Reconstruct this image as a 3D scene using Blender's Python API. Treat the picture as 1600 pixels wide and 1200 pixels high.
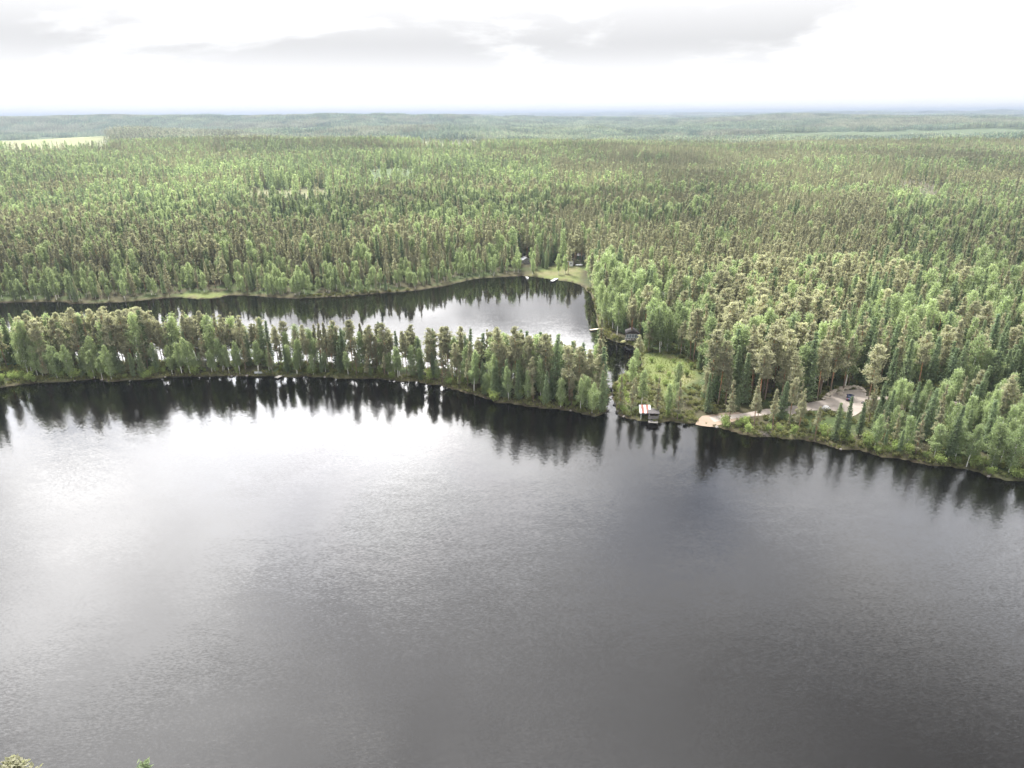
import bpy, bmesh, math, random
import numpy as np
from mathutils import Matrix, Vector

# ------------------------------------------------------------------ scene, camera, sky, sun
for o in list(bpy.data.objects):
    bpy.data.objects.remove(o)
SC = bpy.context.scene
COL = SC.collection
rad = math.radians
RNG = np.random.default_rng(11)
random.seed(5)

CAM_H = 80.0
PITCH, ROLL, FPX = 21.6, -0.38, 1066.0          # 24 mm equivalent lens, photograph 1600 x 1200
cam_d = bpy.data.cameras.new('camera')
cam_d.sensor_width = 36.0
cam_d.lens = 36.0 * FPX / 1600.0
cam_d.clip_start = 0.5
cam_d.clip_end = 60000
cam = bpy.data.objects.new('camera', cam_d)
COL.objects.link(cam)
CAM_R = Matrix.Rotation(rad(90 - PITCH), 3, 'X') @ Matrix.Rotation(rad(ROLL), 3, 'Z')
cam.matrix_world = Matrix.Translation((0, 0, CAM_H)) @ CAM_R.to_4x4()
SC.camera = cam

SUN_EL, SUN_AZ = 62.0, -30.0                     # azimuth measured from +Y towards +X
SUN_DIR = Vector((math.sin(rad(SUN_AZ)) * math.cos(rad(SUN_EL)),
                  math.cos(rad(SUN_AZ)) * math.cos(rad(SUN_EL)), math.sin(rad(SUN_EL))))
sun_d = bpy.data.lights.new('sun', 'SUN')
sun_d.energy = 1.25
sun_d.angle = rad(10)
sun_d.color = (1.0, 0.97, 0.93)
sun = bpy.data.objects.new('sun', sun_d)
sun.rotation_euler = (-SUN_DIR).to_track_quat('-Z', 'Y').to_euler()
COL.objects.link(sun)

SC.view_settings.view_transform = 'Standard'
SC.view_settings.look = 'None'
SC.view_settings.gamma = 1.0
SC.view_settings.use_curve_mapping = False
SC.view_settings.exposure = 2.93
SC.render.engine = 'CYCLES'
cy = SC.cycles
cy.max_bounces = 8
cy.diffuse_bounces = 4
cy.glossy_bounces = 2
cy.transmission_bounces = 3
cy.volume_bounces = 0
cy.transparent_max_bounces = 6
cy.use_denoising = True
cy.sample_clamp_indirect = 6.0
cy.caustics_reflective = False
cy.caustics_refractive = False


class NT:
    """small helper round a node tree"""
    def __init__(self, tree):
        self.t = tree
        tree.nodes.clear()

    def n(self, kind, **kw):
        nd = self.t.nodes.new(kind)
        for k, v in kw.items():
            setattr(nd, k, v)
        return nd

    def put(self, sock, v):
        if isinstance(v, bpy.types.NodeSocket):
            self.t.links.new(v, sock)
        elif v is not None:
            sock.default_value = v

    def math(self, op, a, b=None, c=None, clamp=False):
        nd = self.n('ShaderNodeMath', operation=op, use_clamp=clamp)
        self.put(nd.inputs[0], a)
        if b is not None: self.put(nd.inputs[1], b)
        if c is not None: self.put(nd.inputs[2], c)
        return nd.outputs[0]

    def vmath(self, op, a, b=None, out=0):
        nd = self.n('ShaderNodeVectorMath', operation=op)
        self.put(nd.inputs[0], a)
        if b is not None:
            self.put(nd.inputs['Scale' if op == 'SCALE' else 1], b)
        return nd.outputs[out]

    def mix(self, f, a, b, blend='MIX'):
        nd = self.n('ShaderNodeMix', data_type='RGBA', blend_type=blend)
        self.put(nd.inputs[0], f)
        self.put(nd.inputs[6], a)
        self.put(nd.inputs[7], b)
        return nd.outputs[2]

    def noise(self, vec, scale, detail=3.0, rough=0.55, out=0, dist=0.0):
        nd = self.n('ShaderNodeTexNoise')
        if vec is not None: self.put(nd.inputs['Vector'], vec)
        nd.inputs['Scale'].default_value = scale
        nd.inputs['Detail'].default_value = detail
        nd.inputs['Roughness'].default_value = rough
        nd.inputs['Distortion'].default_value = dist
        return nd.outputs[out]

    def ramp(self, f, lo, hi, a=0.0, b=1.0):
        nd = self.n('ShaderNodeMapRange', interpolation_type='SMOOTHSTEP')
        self.put(nd.inputs[0], f)
        for i, v in zip((1, 2, 3, 4), (lo, hi, a, b)):
            self.put(nd.inputs[i], v)
        return nd.outputs[0]


def rgba(c): return (c[0], c[1], c[2], 1.0)

# the sky: blue Nishita sky behind a broken deck of cloud that brightens towards the hidden sun
SKY_OFF = (-18.95, 7.3, 3.3)
world = bpy.data.worlds.new('World')
SC.world = world
world.use_nodes = True
w = NT(world.node_tree)
sky = w.n('ShaderNodeTexSky', sky_type='NISHITA')
sky.sun_disc = False
sky.sun_elevation = rad(SUN_EL)
sky.sun_rotation = rad(SUN_AZ)
sky.altitude = 150
sky.air_density = 1.0
sky.dust_density = 3.0
tc = w.n('ShaderNodeTexCoord')
sep = w.n('ShaderNodeSeparateXYZ')
w.put(sep.inputs[0], tc.outputs['Generated'])
zc = w.math('ADD', w.math('MAXIMUM', sep.outputs[2], 0.0), 0.16)
px = w.math('DIVIDE', sep.outputs[0], zc)
py = w.math('DIVIDE', sep.outputs[1], zc)
cmb = w.n('ShaderNodeCombineXYZ')
w.put(cmb.inputs[0], px); w.put(cmb.inputs[1], py); cmb.inputs[2].default_value = 0.0
cp = w.vmath('ADD', cmb.outputs[0], SKY_OFF)
cover = w.noise(cp, 0.55, 7.0, 0.52)
thick = w.noise(w.vmath('ADD', cp, (11.3, 4.1, 2.0)), 0.62, 9.0, 0.60, dist=0.2)
cmask = w.ramp(cover, 0.34, 0.50)
# towards the horizon the gaps close up: the deck is seen edge on
cmask = w.math('MAXIMUM', cmask, w.ramp(sep.outputs[2], 0.42, 0.22))
glow = w.vmath('DOT_PRODUCT', tc.outputs['Generated'], tuple(SUN_DIR), out=1)
glow = w.math('MAXIMUM', glow, 0.0)
halo = w.math('ADD', w.math('MULTIPLY', w.math('POWER', glow, 10.0), 14.0),
              w.math('MULTIPLY', w.math('POWER', glow, 40.0), 0.3))
halo = w.math('ADD', halo, 1.0)
base_grey = w.math('MULTIPLY', w.ramp(thick, w.ramp(sep.outputs[2], 0.14, 0.24, 0.29, 0.36), w.ramp(sep.outputs[2], 0.14, 0.24, 0.53, 0.59)), w.math('MAXIMUM', w.ramp(sep.outputs[2], 0.012, 0.09, 0.05, 0.76), w.ramp(sep.outputs[2], 0.10, 0.30)))   # far bases dissolve in the haze
lit = w.mix(w.ramp(sep.outputs[2], 0.08, 0.34), (6.6, 6.6, 6.6, 1), (19.0, 18.7, 18.6, 1))   # tops lit from above, edges seen through miles of air
dim = w.mix(w.ramp(sep.outputs[2], 0.08, 0.34), (1.9, 1.9, 1.95, 1), (0.6, 0.6, 0.65, 1))
ccol = w.mix(base_grey, lit, dim)
ccol = w.vmath('SCALE', ccol, w.ramp(sep.outputs[2], 0.34, 0.70, 1.0, 0.14))   # overhead one looks up at the shaded bases
# an overcast deck is about three times brighter overhead than at the horizon
ccol = w.vmath('SCALE', ccol, w.math('MULTIPLY', halo, w.math('MINIMUM', w.math('ADD', w.math('MULTIPLY', w.math('MAXIMUM', sep.outputs[2], 0.0), 1.5), 0.225), 0.66)))
skyc = w.mix(cmask, sky.outputs[0], ccol)
bg = w.n('ShaderNodeBackground')
w.put(bg.inputs[0], skyc)
bg.inputs[1].default_value = 0.10
wo = w.n('ShaderNodeOutputWorld')
w.put(wo.inputs[0], bg.outputs[0])

# ------------------------------------------------------------------ pixel <-> world helpers (numpy)
RM = np.array([list(r) for r in CAM_R])


def ray(u, v):
    d = np.stack([(np.asarray(u, float) - 800) / FPX, -(np.asarray(v, float) - 600) / FPX,
                  -np.ones_like(np.asarray(u, float))], -1)
    return d @ RM.T


def unproj(u, v, z=0.0):
    d = ray(u, v)
    t = (z - CAM_H) / d[..., 2]
    return np.stack([d[..., 0] * t, d[..., 1] * t], -1)


def proj(x, y, z):
    p = np.stack([x, y, np.asarray(z) - CAM_H], -1) @ RM
    return 800 + FPX * p[..., 0] / -p[..., 2], 600 - FPX * p[..., 1] / -p[..., 2]


def vnoise(x, y, seed=0):
    xi, yi = np.floor(x).astype(np.int64), np.floor(y).astype(np.int64)
    fx, fy = x - xi, y - yi
    fx, fy = fx * fx * (3 - 2 * fx), fy * fy * (3 - 2 * fy)

    def h(a, b):
        n = (a * 374761393 + b * 668265263 + seed * 974634777) & 0xFFFFFFFF
        n = ((n ^ (n >> 13)) * 1274126177) & 0xFFFFFFFF
        return ((n ^ (n >> 16)) & 0xFFFF) / 65535.0
    return ((h(xi, yi) * (1 - fx) + h(xi + 1, yi) * fx) * (1 - fy)
            + (h(xi, yi + 1) * (1 - fx) + h(xi + 1, yi + 1) * fx) * fy)


def fbm(x, y, seed=0, oct=4):
    s, a, f, tot = 0, 0.5, 1.0, 0
    for i in range(oct):
        s = s + a * vnoise(x * f, y * f, seed + i * 17)
        tot += a
        a *= 0.5
        f *= 2.03
    return s / tot


def sstep(a, b, x):
    t = np.clip((x - a) / (b - a), 0, 1)
    return t * t * (3 - 2 * t)

# ------------------------------------------------------------------ shorelines (traced at water level)
near_shore_px = [(0, 607), (20, 602), (60, 598), (100, 596), (150, 594), (170, 597), (200, 594), (250, 590), (300, 588),
                 (370, 588), (430, 589), (500, 589), (560, 591), (610, 594), (650, 597), (690, 604), (740, 617),
                 (770, 626), (810, 633), (850, 638), (890, 644), (930, 650), (942, 648), (950, 638), (949, 622),
                 (950, 608), (957, 608), (959, 622), (962, 638), (966, 648), (985, 654), (1010, 658), (1030, 659),
                 (1060, 659), (1090, 662), (1120, 668), (1150, 674), (1160, 678), (1190, 682), (1220, 684),
                 (1260, 690), (1300, 698), (1340, 704), (1360, 708), (1395, 716), (1420, 719), (1445, 724),
                 (1470, 728), (1510, 732), (1530, 738), (1545, 745), (1570, 748), (1600, 752), (1660, 764)]
bay_px = [(949, 612), (944, 600), (930, 596), (890, 601), (850, 599), (800, 595), (740, 587), (690, 580), (640, 574), (600, 571),
          (540, 569), (480, 568), (420, 567), (360, 566), (300, 567), (240, 567), (180, 566), (120, 563), (60, 560),
          (0, 557), (-120, 552), (-300, 548), (-300, 490), (-120, 478), (0, 473), (60, 472), (105, 472), (110, 475), (150, 474), (200, 471), (250, 466),
          (280, 464), (310, 467), (340, 465), (360, 461), (400, 462), (440, 466), (470, 466), (540, 463), (600, 458),
          (640, 455), (690, 448), (720, 441), (740, 436), (780, 433), (815, 431), (835, 432), (845, 434), (870, 438),
          (890, 440), (905, 444), (914, 450), (924, 460), (930, 480), (934, 500), (938, 515), (948, 528), (965, 535),
          (985, 540), (998, 548), (1002, 560), (1003, 574), (990, 580), (975, 586), (964, 594), (958, 604), (958, 612)]


def jag(pts, step=3.0, amp=0.7, seed=3, closed=False):
    out = []
    n = len(pts)
    for i in range(n if closed else n - 1):
        a, b = np.array(pts[i]), np.array(pts[(i + 1) % n])
        k = max(1, int(np.linalg.norm(b - a) / step))
        nr = np.array([-(b - a)[1], (b - a)[0]]) / (np.linalg.norm(b - a) + 1e-6)
        for j in range(k):
            p = a + (b - a) * j / k
            o = (vnoise(p[0:1] / 4.0, p[1:2] / 4.0, seed)[0] - 0.5) * 2 * amp
            out.append(p + nr * o)
    if not closed: out.append(np.array(pts[-1]))
    return np.array(out)


ns = unproj(*np.array(near_shore_px).T)
near_line = jag(ns, 1.6, 1.0)
near_poly = np.vstack([[(-430, 150), (-330, 190), (-220, 202)], near_line,
                       [(155, 148), (215, 128), (330, 90), (420, 40), (300, 20), (150, 40), (60, 52), (20, 55), (-15, 52), (-40, 50),
                        (-70, 47), (-140, 30), (-300, 30), (-430, 60)]])
bay_poly = jag(unproj(*np.array(bay_px).T), 5.0, 0.7, 8, closed=True)
WATERS = [near_poly, bay_poly]


def in_poly(x, y, poly):
    r = np.zeros(x.shape, bool)
    n = len(poly)
    j = n - 1
    for i in range(n):
        xi, yi = poly[i]; xj, yj = poly[j]
        c = ((yi > y) != (yj > y))
        if yi != yj:
            r ^= c & (x < (xj - xi) * (y - yi) / (yj - yi) + xi)
        j = i
    return r


def poly_dist(x, y, poly, closed=True):
    best = np.full(x.shape, 1e18)
    n = len(poly)
    for i in range(n if closed else n - 1):
        ax, ay = poly[i]; bx, by = poly[(i + 1) % n]
        dx, dy = bx - ax, by - ay
        t = np.clip(((x - ax) * dx + (y - ay) * dy) / (dx * dx + dy * dy + 1e-9), 0, 1)
        best = np.minimum(best, (x - ax - t * dx) ** 2 + (y - ay - t * dy) ** 2)
    return np.sqrt(best)


def shore_dist(x, y):
    """> 0 on land, < 0 in water"""
    x, y = np.asarray(x, float), np.asarray(y, float)
    out = np.full(x.shape, 1e9)
    near = (np.abs(x) < 900) & (y < 1100) & (y > -400)
    xs, ys = x[near], y[near]
    sd = np.full(xs.shape, 1e9)
    for p in WATERS:
        d = poly_dist(xs, ys, p)
        sd = np.minimum(sd, np.where(in_poly(xs, ys, p), -d, d))
    # the two outlines overlap in the channel: inside either one is water
    out[near] = sd
    return out


def ground_z(x, y, sd=None):
    x, y = np.asarray(x, float), np.asarray(y, float)
    if sd is None: sd = shore_dist(x, y)
    r = np.hypot(x, y)
    land = 0.25 + 0.8 * (1 - np.exp(-np.maximum(sd, 0) / 3.0)) + 2.2 * sstep(10, 90, sd)
    land += (fbm(x / 22, y / 22, 4, 3) - 0.45) * 1.2 * sstep(2, 25, sd)
    land += (fbm(x / 420, y / 420, 21, 3) - 0.42) * 22 * sstep(60, 420, sd)
    land += (fbm(x / 1100 + 7.7, y / 620 + 2.2, 57, 3) - 0.42) * 75 * sstep(520, 1500, r)
    land += (fbm(x / 1900 + 3.1, y / 1300, 33, 4) - 0.45) * 125 * sstep(900, 4500, r)
    land += (fbm(x / 5200 + 1.7, y / 2600 + 0.4, 45, 3) - 0.42) * 130 * sstep(4500, 12000, r)
    land = np.maximum(land, 0.25 + 0.5 * sstep(0, 6, sd) + 0.6 * sstep(0, 60, sd))
    wat = -0.12 - np.minimum(-np.minimum(sd, 0) * 0.35, 3.0)
    return np.where(sd > 0, land, wat)


def gp(u, v):
    """ground point under a pixel: iterate on the terrain height"""
    z = 1.0
    for _ in range(6):
        p = unproj(u, v, z)
        z = float(ground_z(np.array([p[0]]), np.array([p[1]]))[0])
        z = max(z, 0.0)
    return float(p[0]), float(p[1]), z


def px_poly(pts, z=1.5):
    return unproj(*np.array(pts, float).T, z)

# ------------------------------------------------------------------ object helpers


def tag(o, label=None, cat=None, group=None, kind=None):
    if label: o['label'] = label
    if cat: o['category'] = cat
    if group: o['group'] = group
    if kind: o['kind'] = kind
    return o


def link(name, me, parent=None):
    o = bpy.data.objects.new(name, me)
    COL.objects.link(o)
    if parent is not None: o.parent = parent
    return o


def empty(name, loc, rz=0.0, s=1.0):
    o = bpy.data.objects.new(name, None)
    COL.objects.link(o)
    o.location = loc
    o.rotation_euler = (0, 0, rz)
    o.scale = (s, s, s) if not hasattr(s, '__len__') else s
    o.empty_display_size = 0.3
    return o


def mesh_np(name, V, F, mats, mi=None, col=None, smooth=False):
    me = bpy.data.meshes.new(name)
    V = np.asarray(V, np.float32)
    F = [np.asarray(f, np.int32) for f in F] if isinstance(F, list) else [np.asarray(F, np.int32)]
    F = [f for f in F if len(f)]
    me.vertices.add(len(V))
    me.vertices.foreach_set('co', V.ravel())
    loops = np.concatenate([f.ravel() for f in F])
    tot = np.concatenate([np.full(len(f), f.shape[1], np.int32) for f in F])
    start = np.concatenate([[0], np.cumsum(tot)[:-1]]).astype(np.int32)
    me.loops.add(len(loops))
    me.loops.foreach_set('vertex_index', loops)
    me.polygons.add(len(tot))
    me.polygons.foreach_set('loop_start', start)
    me.polygons.foreach_set('loop_total', tot)
    for m in mats: me.materials.append(m)
    if mi is not None: me.polygons.foreach_set('material_index', np.asarray(mi, np.int32))
    if smooth: me.polygons.foreach_set('use_smooth', np.ones(len(tot), bool))
    me.update(calc_edges=True)
    if col is not None:
        a = me.color_attributes.new('tint', 'FLOAT_COLOR', 'POINT')
        c4 = np.ones((len(V), 4), np.float32)
        c4[:, :col.shape[1]] = col
        a.data.foreach_set('color', c4.ravel())
    me.validate()
    return me


def bm_mesh(name, bm, mat, smooth=False):
    me = bpy.data.meshes.new(name)
    bm.normal_update()
    bm.to_mesh(me)
    bm.free()
    for m in (mat if isinstance(mat, (list, tuple)) else [mat]): me.materials.append(m)
    if smooth:
        for p in me.polygons: p.use_smooth = True
    return me


def bm_box(bm, c, s, rz=0.0, rx=0.0, ry=0.0, bevel=0.0):
    M = Matrix.Translation(c) @ Matrix.Rotation(rz, 4, 'Z') @ Matrix.Rotation(ry, 4, 'Y') @ Matrix.Rotation(rx, 4, 'X') @ Matrix.Diagonal((s[0], s[1], s[2], 1))
    r = bmesh.ops.create_cube(bm, size=1.0, matrix=M)
    if bevel > 0:
        es = list({e for vv in r['verts'] for e in vv.link_edges})
        bmesh.ops.bevel(bm, geom=es, offset=bevel, segments=1, affect='EDGES')


def box_obj(name, c, s, mat, parent, **kw):
    bm = bmesh.new()
    bm_box(bm, c, s, **kw)
    return link(name, bm_mesh(name, bm, mat), parent)

# ------------------------------------------------------------------ materials


def mat_plain(name, col, rough=0.8, var=0.15, scale=3.0, metal=0.0, spec=0.3, coat=0.0, bump=0.0):
    m = bpy.data.materials.new(name)
    m.use_nodes = True
    t = NT(m.node_tree)
    p = t.n('ShaderNodeBsdfPrincipled')
    tcn = t.n('ShaderNodeTexCoord')
    nz = t.noise(tcn.outputs['Object'], scale, 5.0, 0.6)
    f = t.ramp(nz, 0.3, 0.7)
    c = t.mix(f, rgba([x * (1 - var) for x in col]), rgba([min(1, x * (1 + var)) for x in col]))
    t.put(p.inputs['Base Color'], c)
    p.inputs['Roughness'].default_value = rough
    p.inputs['Metallic'].default_value = metal
    p.inputs['Specular IOR Level'].default_value = spec
    p.inputs['Coat Weight'].default_value = coat
    if bump:
        b = t.n('ShaderNodeBump')
        b.inputs['Strength'].default_value = bump
        b.inputs['Distance'].default_value = 0.05
        t.put(b.inputs['Height'], nz)
        t.put(p.inputs['Normal'], b.outputs[0])
    o = t.n('ShaderNodeOutputMaterial')
    t.put(o.inputs[0], p.outputs[0])
    return m


def mat_leaf(name, col_a, col_b, trans=0.35, stand=None):
    """foliage: per-leaf tint (mesh attribute), per-tree variation, slow variation from stand to stand"""
    m = bpy.data.materials.new(name)
    m.use_nodes = True
    t = NT(m.node_tree)
    at = t.n('ShaderNodeAttribute', attribute_name='tint')
    oi = t.n('ShaderNodeObjectInfo')
    sp = t.n('ShaderNodeSeparateColor')
    t.put(sp.inputs[0], at.outputs['Color'])
    geo = t.n('ShaderNodeNewGeometry')
    st = t.ramp(t.noise(geo.outputs['Position'], 0.011, 3.0), 0.35, 0.65)
    f = t.math('ADD', t.math('MULTIPLY', oi.outputs['Random'], 0.55), t.math('MULTIPLY', sp.outputs[0], 0.45))
    f = t.math('ADD', t.math('MULTIPLY', f, 0.8), t.math('MULTIPLY', st, 0.2))
    c = t.mix(f, rgba(col_a), rgba(col_b))
    # every tree its own vigour: some paler, some deeper
    rv = t.math('FRACT', t.math('MULTIPLY', oi.outputs['Random'], 17.31))
    c = t.vmath('SCALE', c, t.math('ADD', t.math('MULTIPLY', rv, 0.34), 0.83))
    big = t.noise(geo.outputs['Position'], 0.0042, 3.0)
    c = t.vmath('SCALE', c, t.ramp(big, 0.36, 0.62, 0.76, 1.16))
    d = t.n('ShaderNodeBsdfDiffuse')
    t.put(d.inputs[0], c)
    tr = t.n('ShaderNodeBsdfTranslucent')
    t.put(tr.inputs[0], t.vmath('MULTIPLY', c, (2.0 * trans, 2.1 * trans, 1.5 * trans)))
    mx = t.n('ShaderNodeAddShader')            # a leaf reflects about as much light as it lets through
    t.put(mx.inputs[0], d.outputs[0]); t.put(mx.inputs[1], tr.outputs[0])
    o = t.n('ShaderNodeOutputMaterial')
    t.put(o.inputs[0], mx.outputs[0])
    return m


def mat_tint(name, trans=0.25):
    """far trees: the leaf colour itself is stored on the mesh"""
    m = bpy.data.materials.new(name)
    m.use_nodes = True
    t = NT(m.node_tree)
    at = t.n('ShaderNodeAttribute', attribute_name='tint')
    oi = t.n('ShaderNodeObjectInfo')
    c = t.vmath('SCALE', at.outputs['Color'], t.math('ADD', t.math('MULTIPLY', oi.outputs['Random'], 0.5), 0.75))
    d = t.n('ShaderNodeBsdfDiffuse'); t.put(d.inputs[0], c)
    tr = t.n('ShaderNodeBsdfTranslucent'); t.put(tr.inputs[0], c)
    mx = t.n('ShaderNodeAddShader')
    t.put(mx.inputs[0], d.outputs[0]); t.put(mx.inputs[1], tr.outputs[0])
    o = t.n('ShaderNodeOutputMaterial'); t.put(o.inputs[0], mx.outputs[0])
    return m


def mat_bark(name, low, high, z0, z1, fleck=None):
    m = bpy.data.materials.new(name)
    m.use_nodes = True
    t = NT(m.node_tree)
    tcn = t.n('ShaderNodeTexCoord')
    s = t.n('ShaderNodeSeparateXYZ'); t.put(s.inputs[0], tcn.outputs['Object'])
    f = t.ramp(s.outputs[2], z0, z1)
    c = t.mix(f, rgba(low), rgba(high))
    mp = t.n('ShaderNodeMapping'); mp.inputs['Scale'].default_value = (1, 1, 0.35 if not fleck else 3.0)
    t.put(mp.inputs[0], tcn.outputs['Object'])
    nz = t.noise(mp.outputs[0], 6.0 if not fleck else 2.2, 4.0)
    if fleck:
        c = t.mix(t.ramp(nz, 0.58, 0.66), c, rgba(fleck))
    else:
        c = t.vmath('SCALE', c, t.math('ADD', t.math('MULTIPLY', nz, 0.9), 0.55))
    p = t.n('ShaderNodeBsdfPrincipled')
    t.put(p.inputs['Base Color'], c)
    p.inputs['Roughness'].default_value = 0.85
    p.inputs['Specular IOR Level'].default_value = 0.2
    o = t.n('ShaderNodeOutputMaterial'); t.put(o.inputs[0], p.outputs[0])
    return m


M_PINE = mat_leaf('pine_needles', (0.112, 0.112, 0.077), (0.184, 0.178, 0.126), 0.56)
M_SPRUCE = mat_leaf('spruce_needles', (0.062, 0.088, 0.056), (0.130, 0.154, 0.088), 0.50)
M_BIRCH = mat_leaf('birch_leaves', (0.100, 0.128, 0.068), (0.164, 0.188, 0.104), 0.56)
M_SHRUB = mat_leaf('shrub_leaves', (0.085, 0.115, 0.042), (0.170, 0.200, 0.074), 0.40)
M_UNDER = mat_leaf('undergrowth_leaves', (0.060, 0.072, 0.030), (0.125, 0.118, 0.052), 0.30)
M_GRASS = mat_leaf('grass_blades', (0.092, 0.118, 0.038), (0.175, 0.175, 0.072), 0.34)
M_DEAD = mat_leaf('dry_twigs', (0.16, 0.14, 0.125), (0.26, 0.23, 0.21), 0.1)
M_FAR = mat_tint('far_foliage')
B_PINE = mat_bark('pine_bark', (0.15, 0.115, 0.09), (0.36, 0.185, 0.095), 2.0, 8.0)
B_SPRUCE = mat_bark('spruce_bark', (0.13, 0.10, 0.08), (0.15, 0.115, 0.09), 1.0, 9.0)
B_BIRCH = mat_bark('birch_bark', (0.52, 0.50, 0.46), (0.62, 0.60, 0.56), 0.5, 4.0, fleck=(0.06, 0.055, 0.05))
B_SHRUB = mat_bark('shrub_stems', (0.16, 0.12, 0.09), (0.18, 0.14, 0.1), 0.2, 2.0)

# ------------------------------------------------------------------ ground


def axis(lo, hi, a, b, step, grow):
    mid = list(np.arange(a, b + 1e-6, step))
    out, s, x = [], step, b
    while x < hi:
        s *= grow; x += s; out.append(min(x, hi))
    pre, s, x = [], step, a
    while x > lo:
        s *= grow; x -= s; pre.append(max(x, lo))
    return np.array(pre[::-1] + mid + out)


gx = axis(-24000, 24000, -230, 190, 1.5, 1.10)
gy = axis(-600, 26000, 120, 330, 1.5, 1.05)
GX, GY = np.meshgrid(gx, gy)
fx, fy = GX.ravel(), GY.ravel()
SD = shore_dist(fx, fy)
FZ = ground_z(fx, fy, SD)

# clearings, and two far patches of painted sunlight. (near edge seen over the tree tops, far edge on the ground)


def over(u, v, off):
    """ground point that a pixel shows once the trees in front of it stand `off` metres high"""
    z = 6.0
    for _ in range(12):
        p = unproj(u, v, min(z + off, 70.0))
        z = 0.5 * z + 0.5 * float(ground_z(np.array([p[0]]), np.array([p[1]]))[0])
    return p


def clear_poly(near, far, ztop, zg):
    return np.vstack([[over(u, v, 21.0) for u, v in near], [over(u, v, 1.0) for u, v in far]])


PARK = px_poly([(1226, 636), (1255, 627), (1290, 623), (1300, 615), (1316, 608), (1343, 606), (1354, 612), (1354, 622), (1348, 634),
                (1340, 645), (1328, 648), (1316, 640), (1290, 637), (1262, 639), (1240, 643)], 2.2)
BEACH = px_poly([(1088, 660), (1098, 651), (1125, 648), (1152, 646), (1166, 650), (1150, 658), (1130, 663), (1110, 664)], 0.8)
ROAD_PX = [(1660, 655), (1600, 645), (1560, 638), (1520, 633), (1470, 628), (1400, 625), (1350, 622), (1300, 631), (1228, 639), (1195, 645), (1160, 650), (1112, 656)]
ROAD = np.array([gp(*p)[:2] for p in ROAD_PX])
MEADOW = px_poly([(1005, 552), (1035, 551), (1066, 560), (1084, 574), (1088, 592), (1066, 606), (1044, 622), (1036, 620), (1034, 608), (1016, 594), (1006, 580)], 1.0)
YARD = px_poly([(822, 431), (836, 423), (866, 417), (890, 414), (908, 418), (906, 437), (890, 440), (870, 437), (845, 433)], 1.5)
REEDY = px_poly([(262, 466), (290, 458), (345, 457), (362, 461), (340, 465), (300, 467)], 0.8)
FIELD_A = clear_poly([(378, 295), (440, 297), (480, 299), (528, 298)], [(522, 295), (470, 294), (440, 295), (385, 294)], 22, 6)
FIELD_B = clear_poly([(562, 267), (600, 268), (652, 267)], [(648, 261), (570, 262)], 24, 8)
SUNLIT_C = clear_poly([(-60, 230), (60, 229), (170, 226)], [(178, 222), (90, 220.5), (-60, 222)], 30, 12)  # patch of sun on the far forest, painted into the ground colour
SUNLIT_D = clear_poly([(652, 223), (700, 224), (755, 225)], [(745, 217.5), (700, 217), (660, 217.5)], 28, 12)  # streak of sunlit trees, likewise painted as bare pale ground
LOGGED = clear_poly([(1398, 280), (1430, 285), (1475, 293)], [(1478, 291), (1430, 280), (1402, 276)], 20, 6)
FIELD_A, FIELD_B, SUNLIT_C, SUNLIT_D = [jag(q_, 12, 9, 5 + n_, closed=True) for n_, q_ in enumerate((FIELD_A, FIELD_B, SUNLIT_C, SUNLIT_D))]
LOGGED = jag(LOGGED, 8, 6, 31, closed=True)
OPEN_POLYS = [PARK, BEACH, MEADOW, YARD, REEDY, FIELD_A, FIELD_B, SUNLIT_C, SUNLIT_D, LOGGED]


def tint_of(polys, x, y, soft):
    out = np.zeros(x.shape)
    for p in polys:
        lo, hi = p.min(0) - soft, p.max(0) + soft
        k = (x > lo[0]) & (x < hi[0]) & (y > lo[1]) & (y < hi[1])
        if not k.any(): continue
        d = poly_dist(x[k], y[k], p)
        s = np.where(in_poly(x[k], y[k], p), d, -d)
        out[k] = np.maximum(out[k], sstep(-soft, soft, s))
    return out


def lerp(a, b, f): return a + (np.asarray(b) - a) * f[:, None]


gc = np.tile(np.array([0.052, 0.048, 0.028]), (len(fx), 1))
gc = lerp(gc, (0.044, 0.060, 0.024), sstep(0.4, 0.65, fbm(fx / 9, fy / 9, 61, 3)))
gc = lerp(gc, (0.055, 0.075, 0.035), sstep(1500, 2500, np.hypot(fx, fy)))
sh = (1 - sstep(0.4, 3.2, SD)) * (SD > 0)
gc = lerp(gc, (0.082, 0.074, 0.042), sh * (0.35 + 0.65 * fbm(fx / 5, fy / 5, 77, 3)))
gc = lerp(gc, (0.11, 0.13, 0.046), tint_of([MEADOW, YARD, REEDY], fx, fy, 2.5) * (0.55 + 0.45 * fbm(fx / 4, fy / 4, 79, 3)))
gc = lerp(gc, (0.12, 0.115, 0.058), tint_of([MEADOW, YARD, REEDY], fx, fy, 2.5) * sstep(0.5, 0.65, fbm(fx / 8, fy / 8, 83, 3)))
gc = lerp(gc, (0.125, 0.125, 0.07), tint_of([FIELD_A], fx, fy, 10))
gc = lerp(gc, (0.075, 0.10, 0.05), tint_of([FIELD_B], fx, fy, 10))
gc = lerp(gc, (0.155, 0.16, 0.082), tint_of([SUNLIT_C, SUNLIT_D], fx, fy, 25))  # sunlight on far forest put into the colour as pale yellow-green
gc = lerp(gc, (0.085, 0.08, 0.052), tint_of([LOGGED], fx, fy, 8))
gc = lerp(gc, (0.035, 0.028, 0.018), (SD <= 0.15).astype(float))

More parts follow.
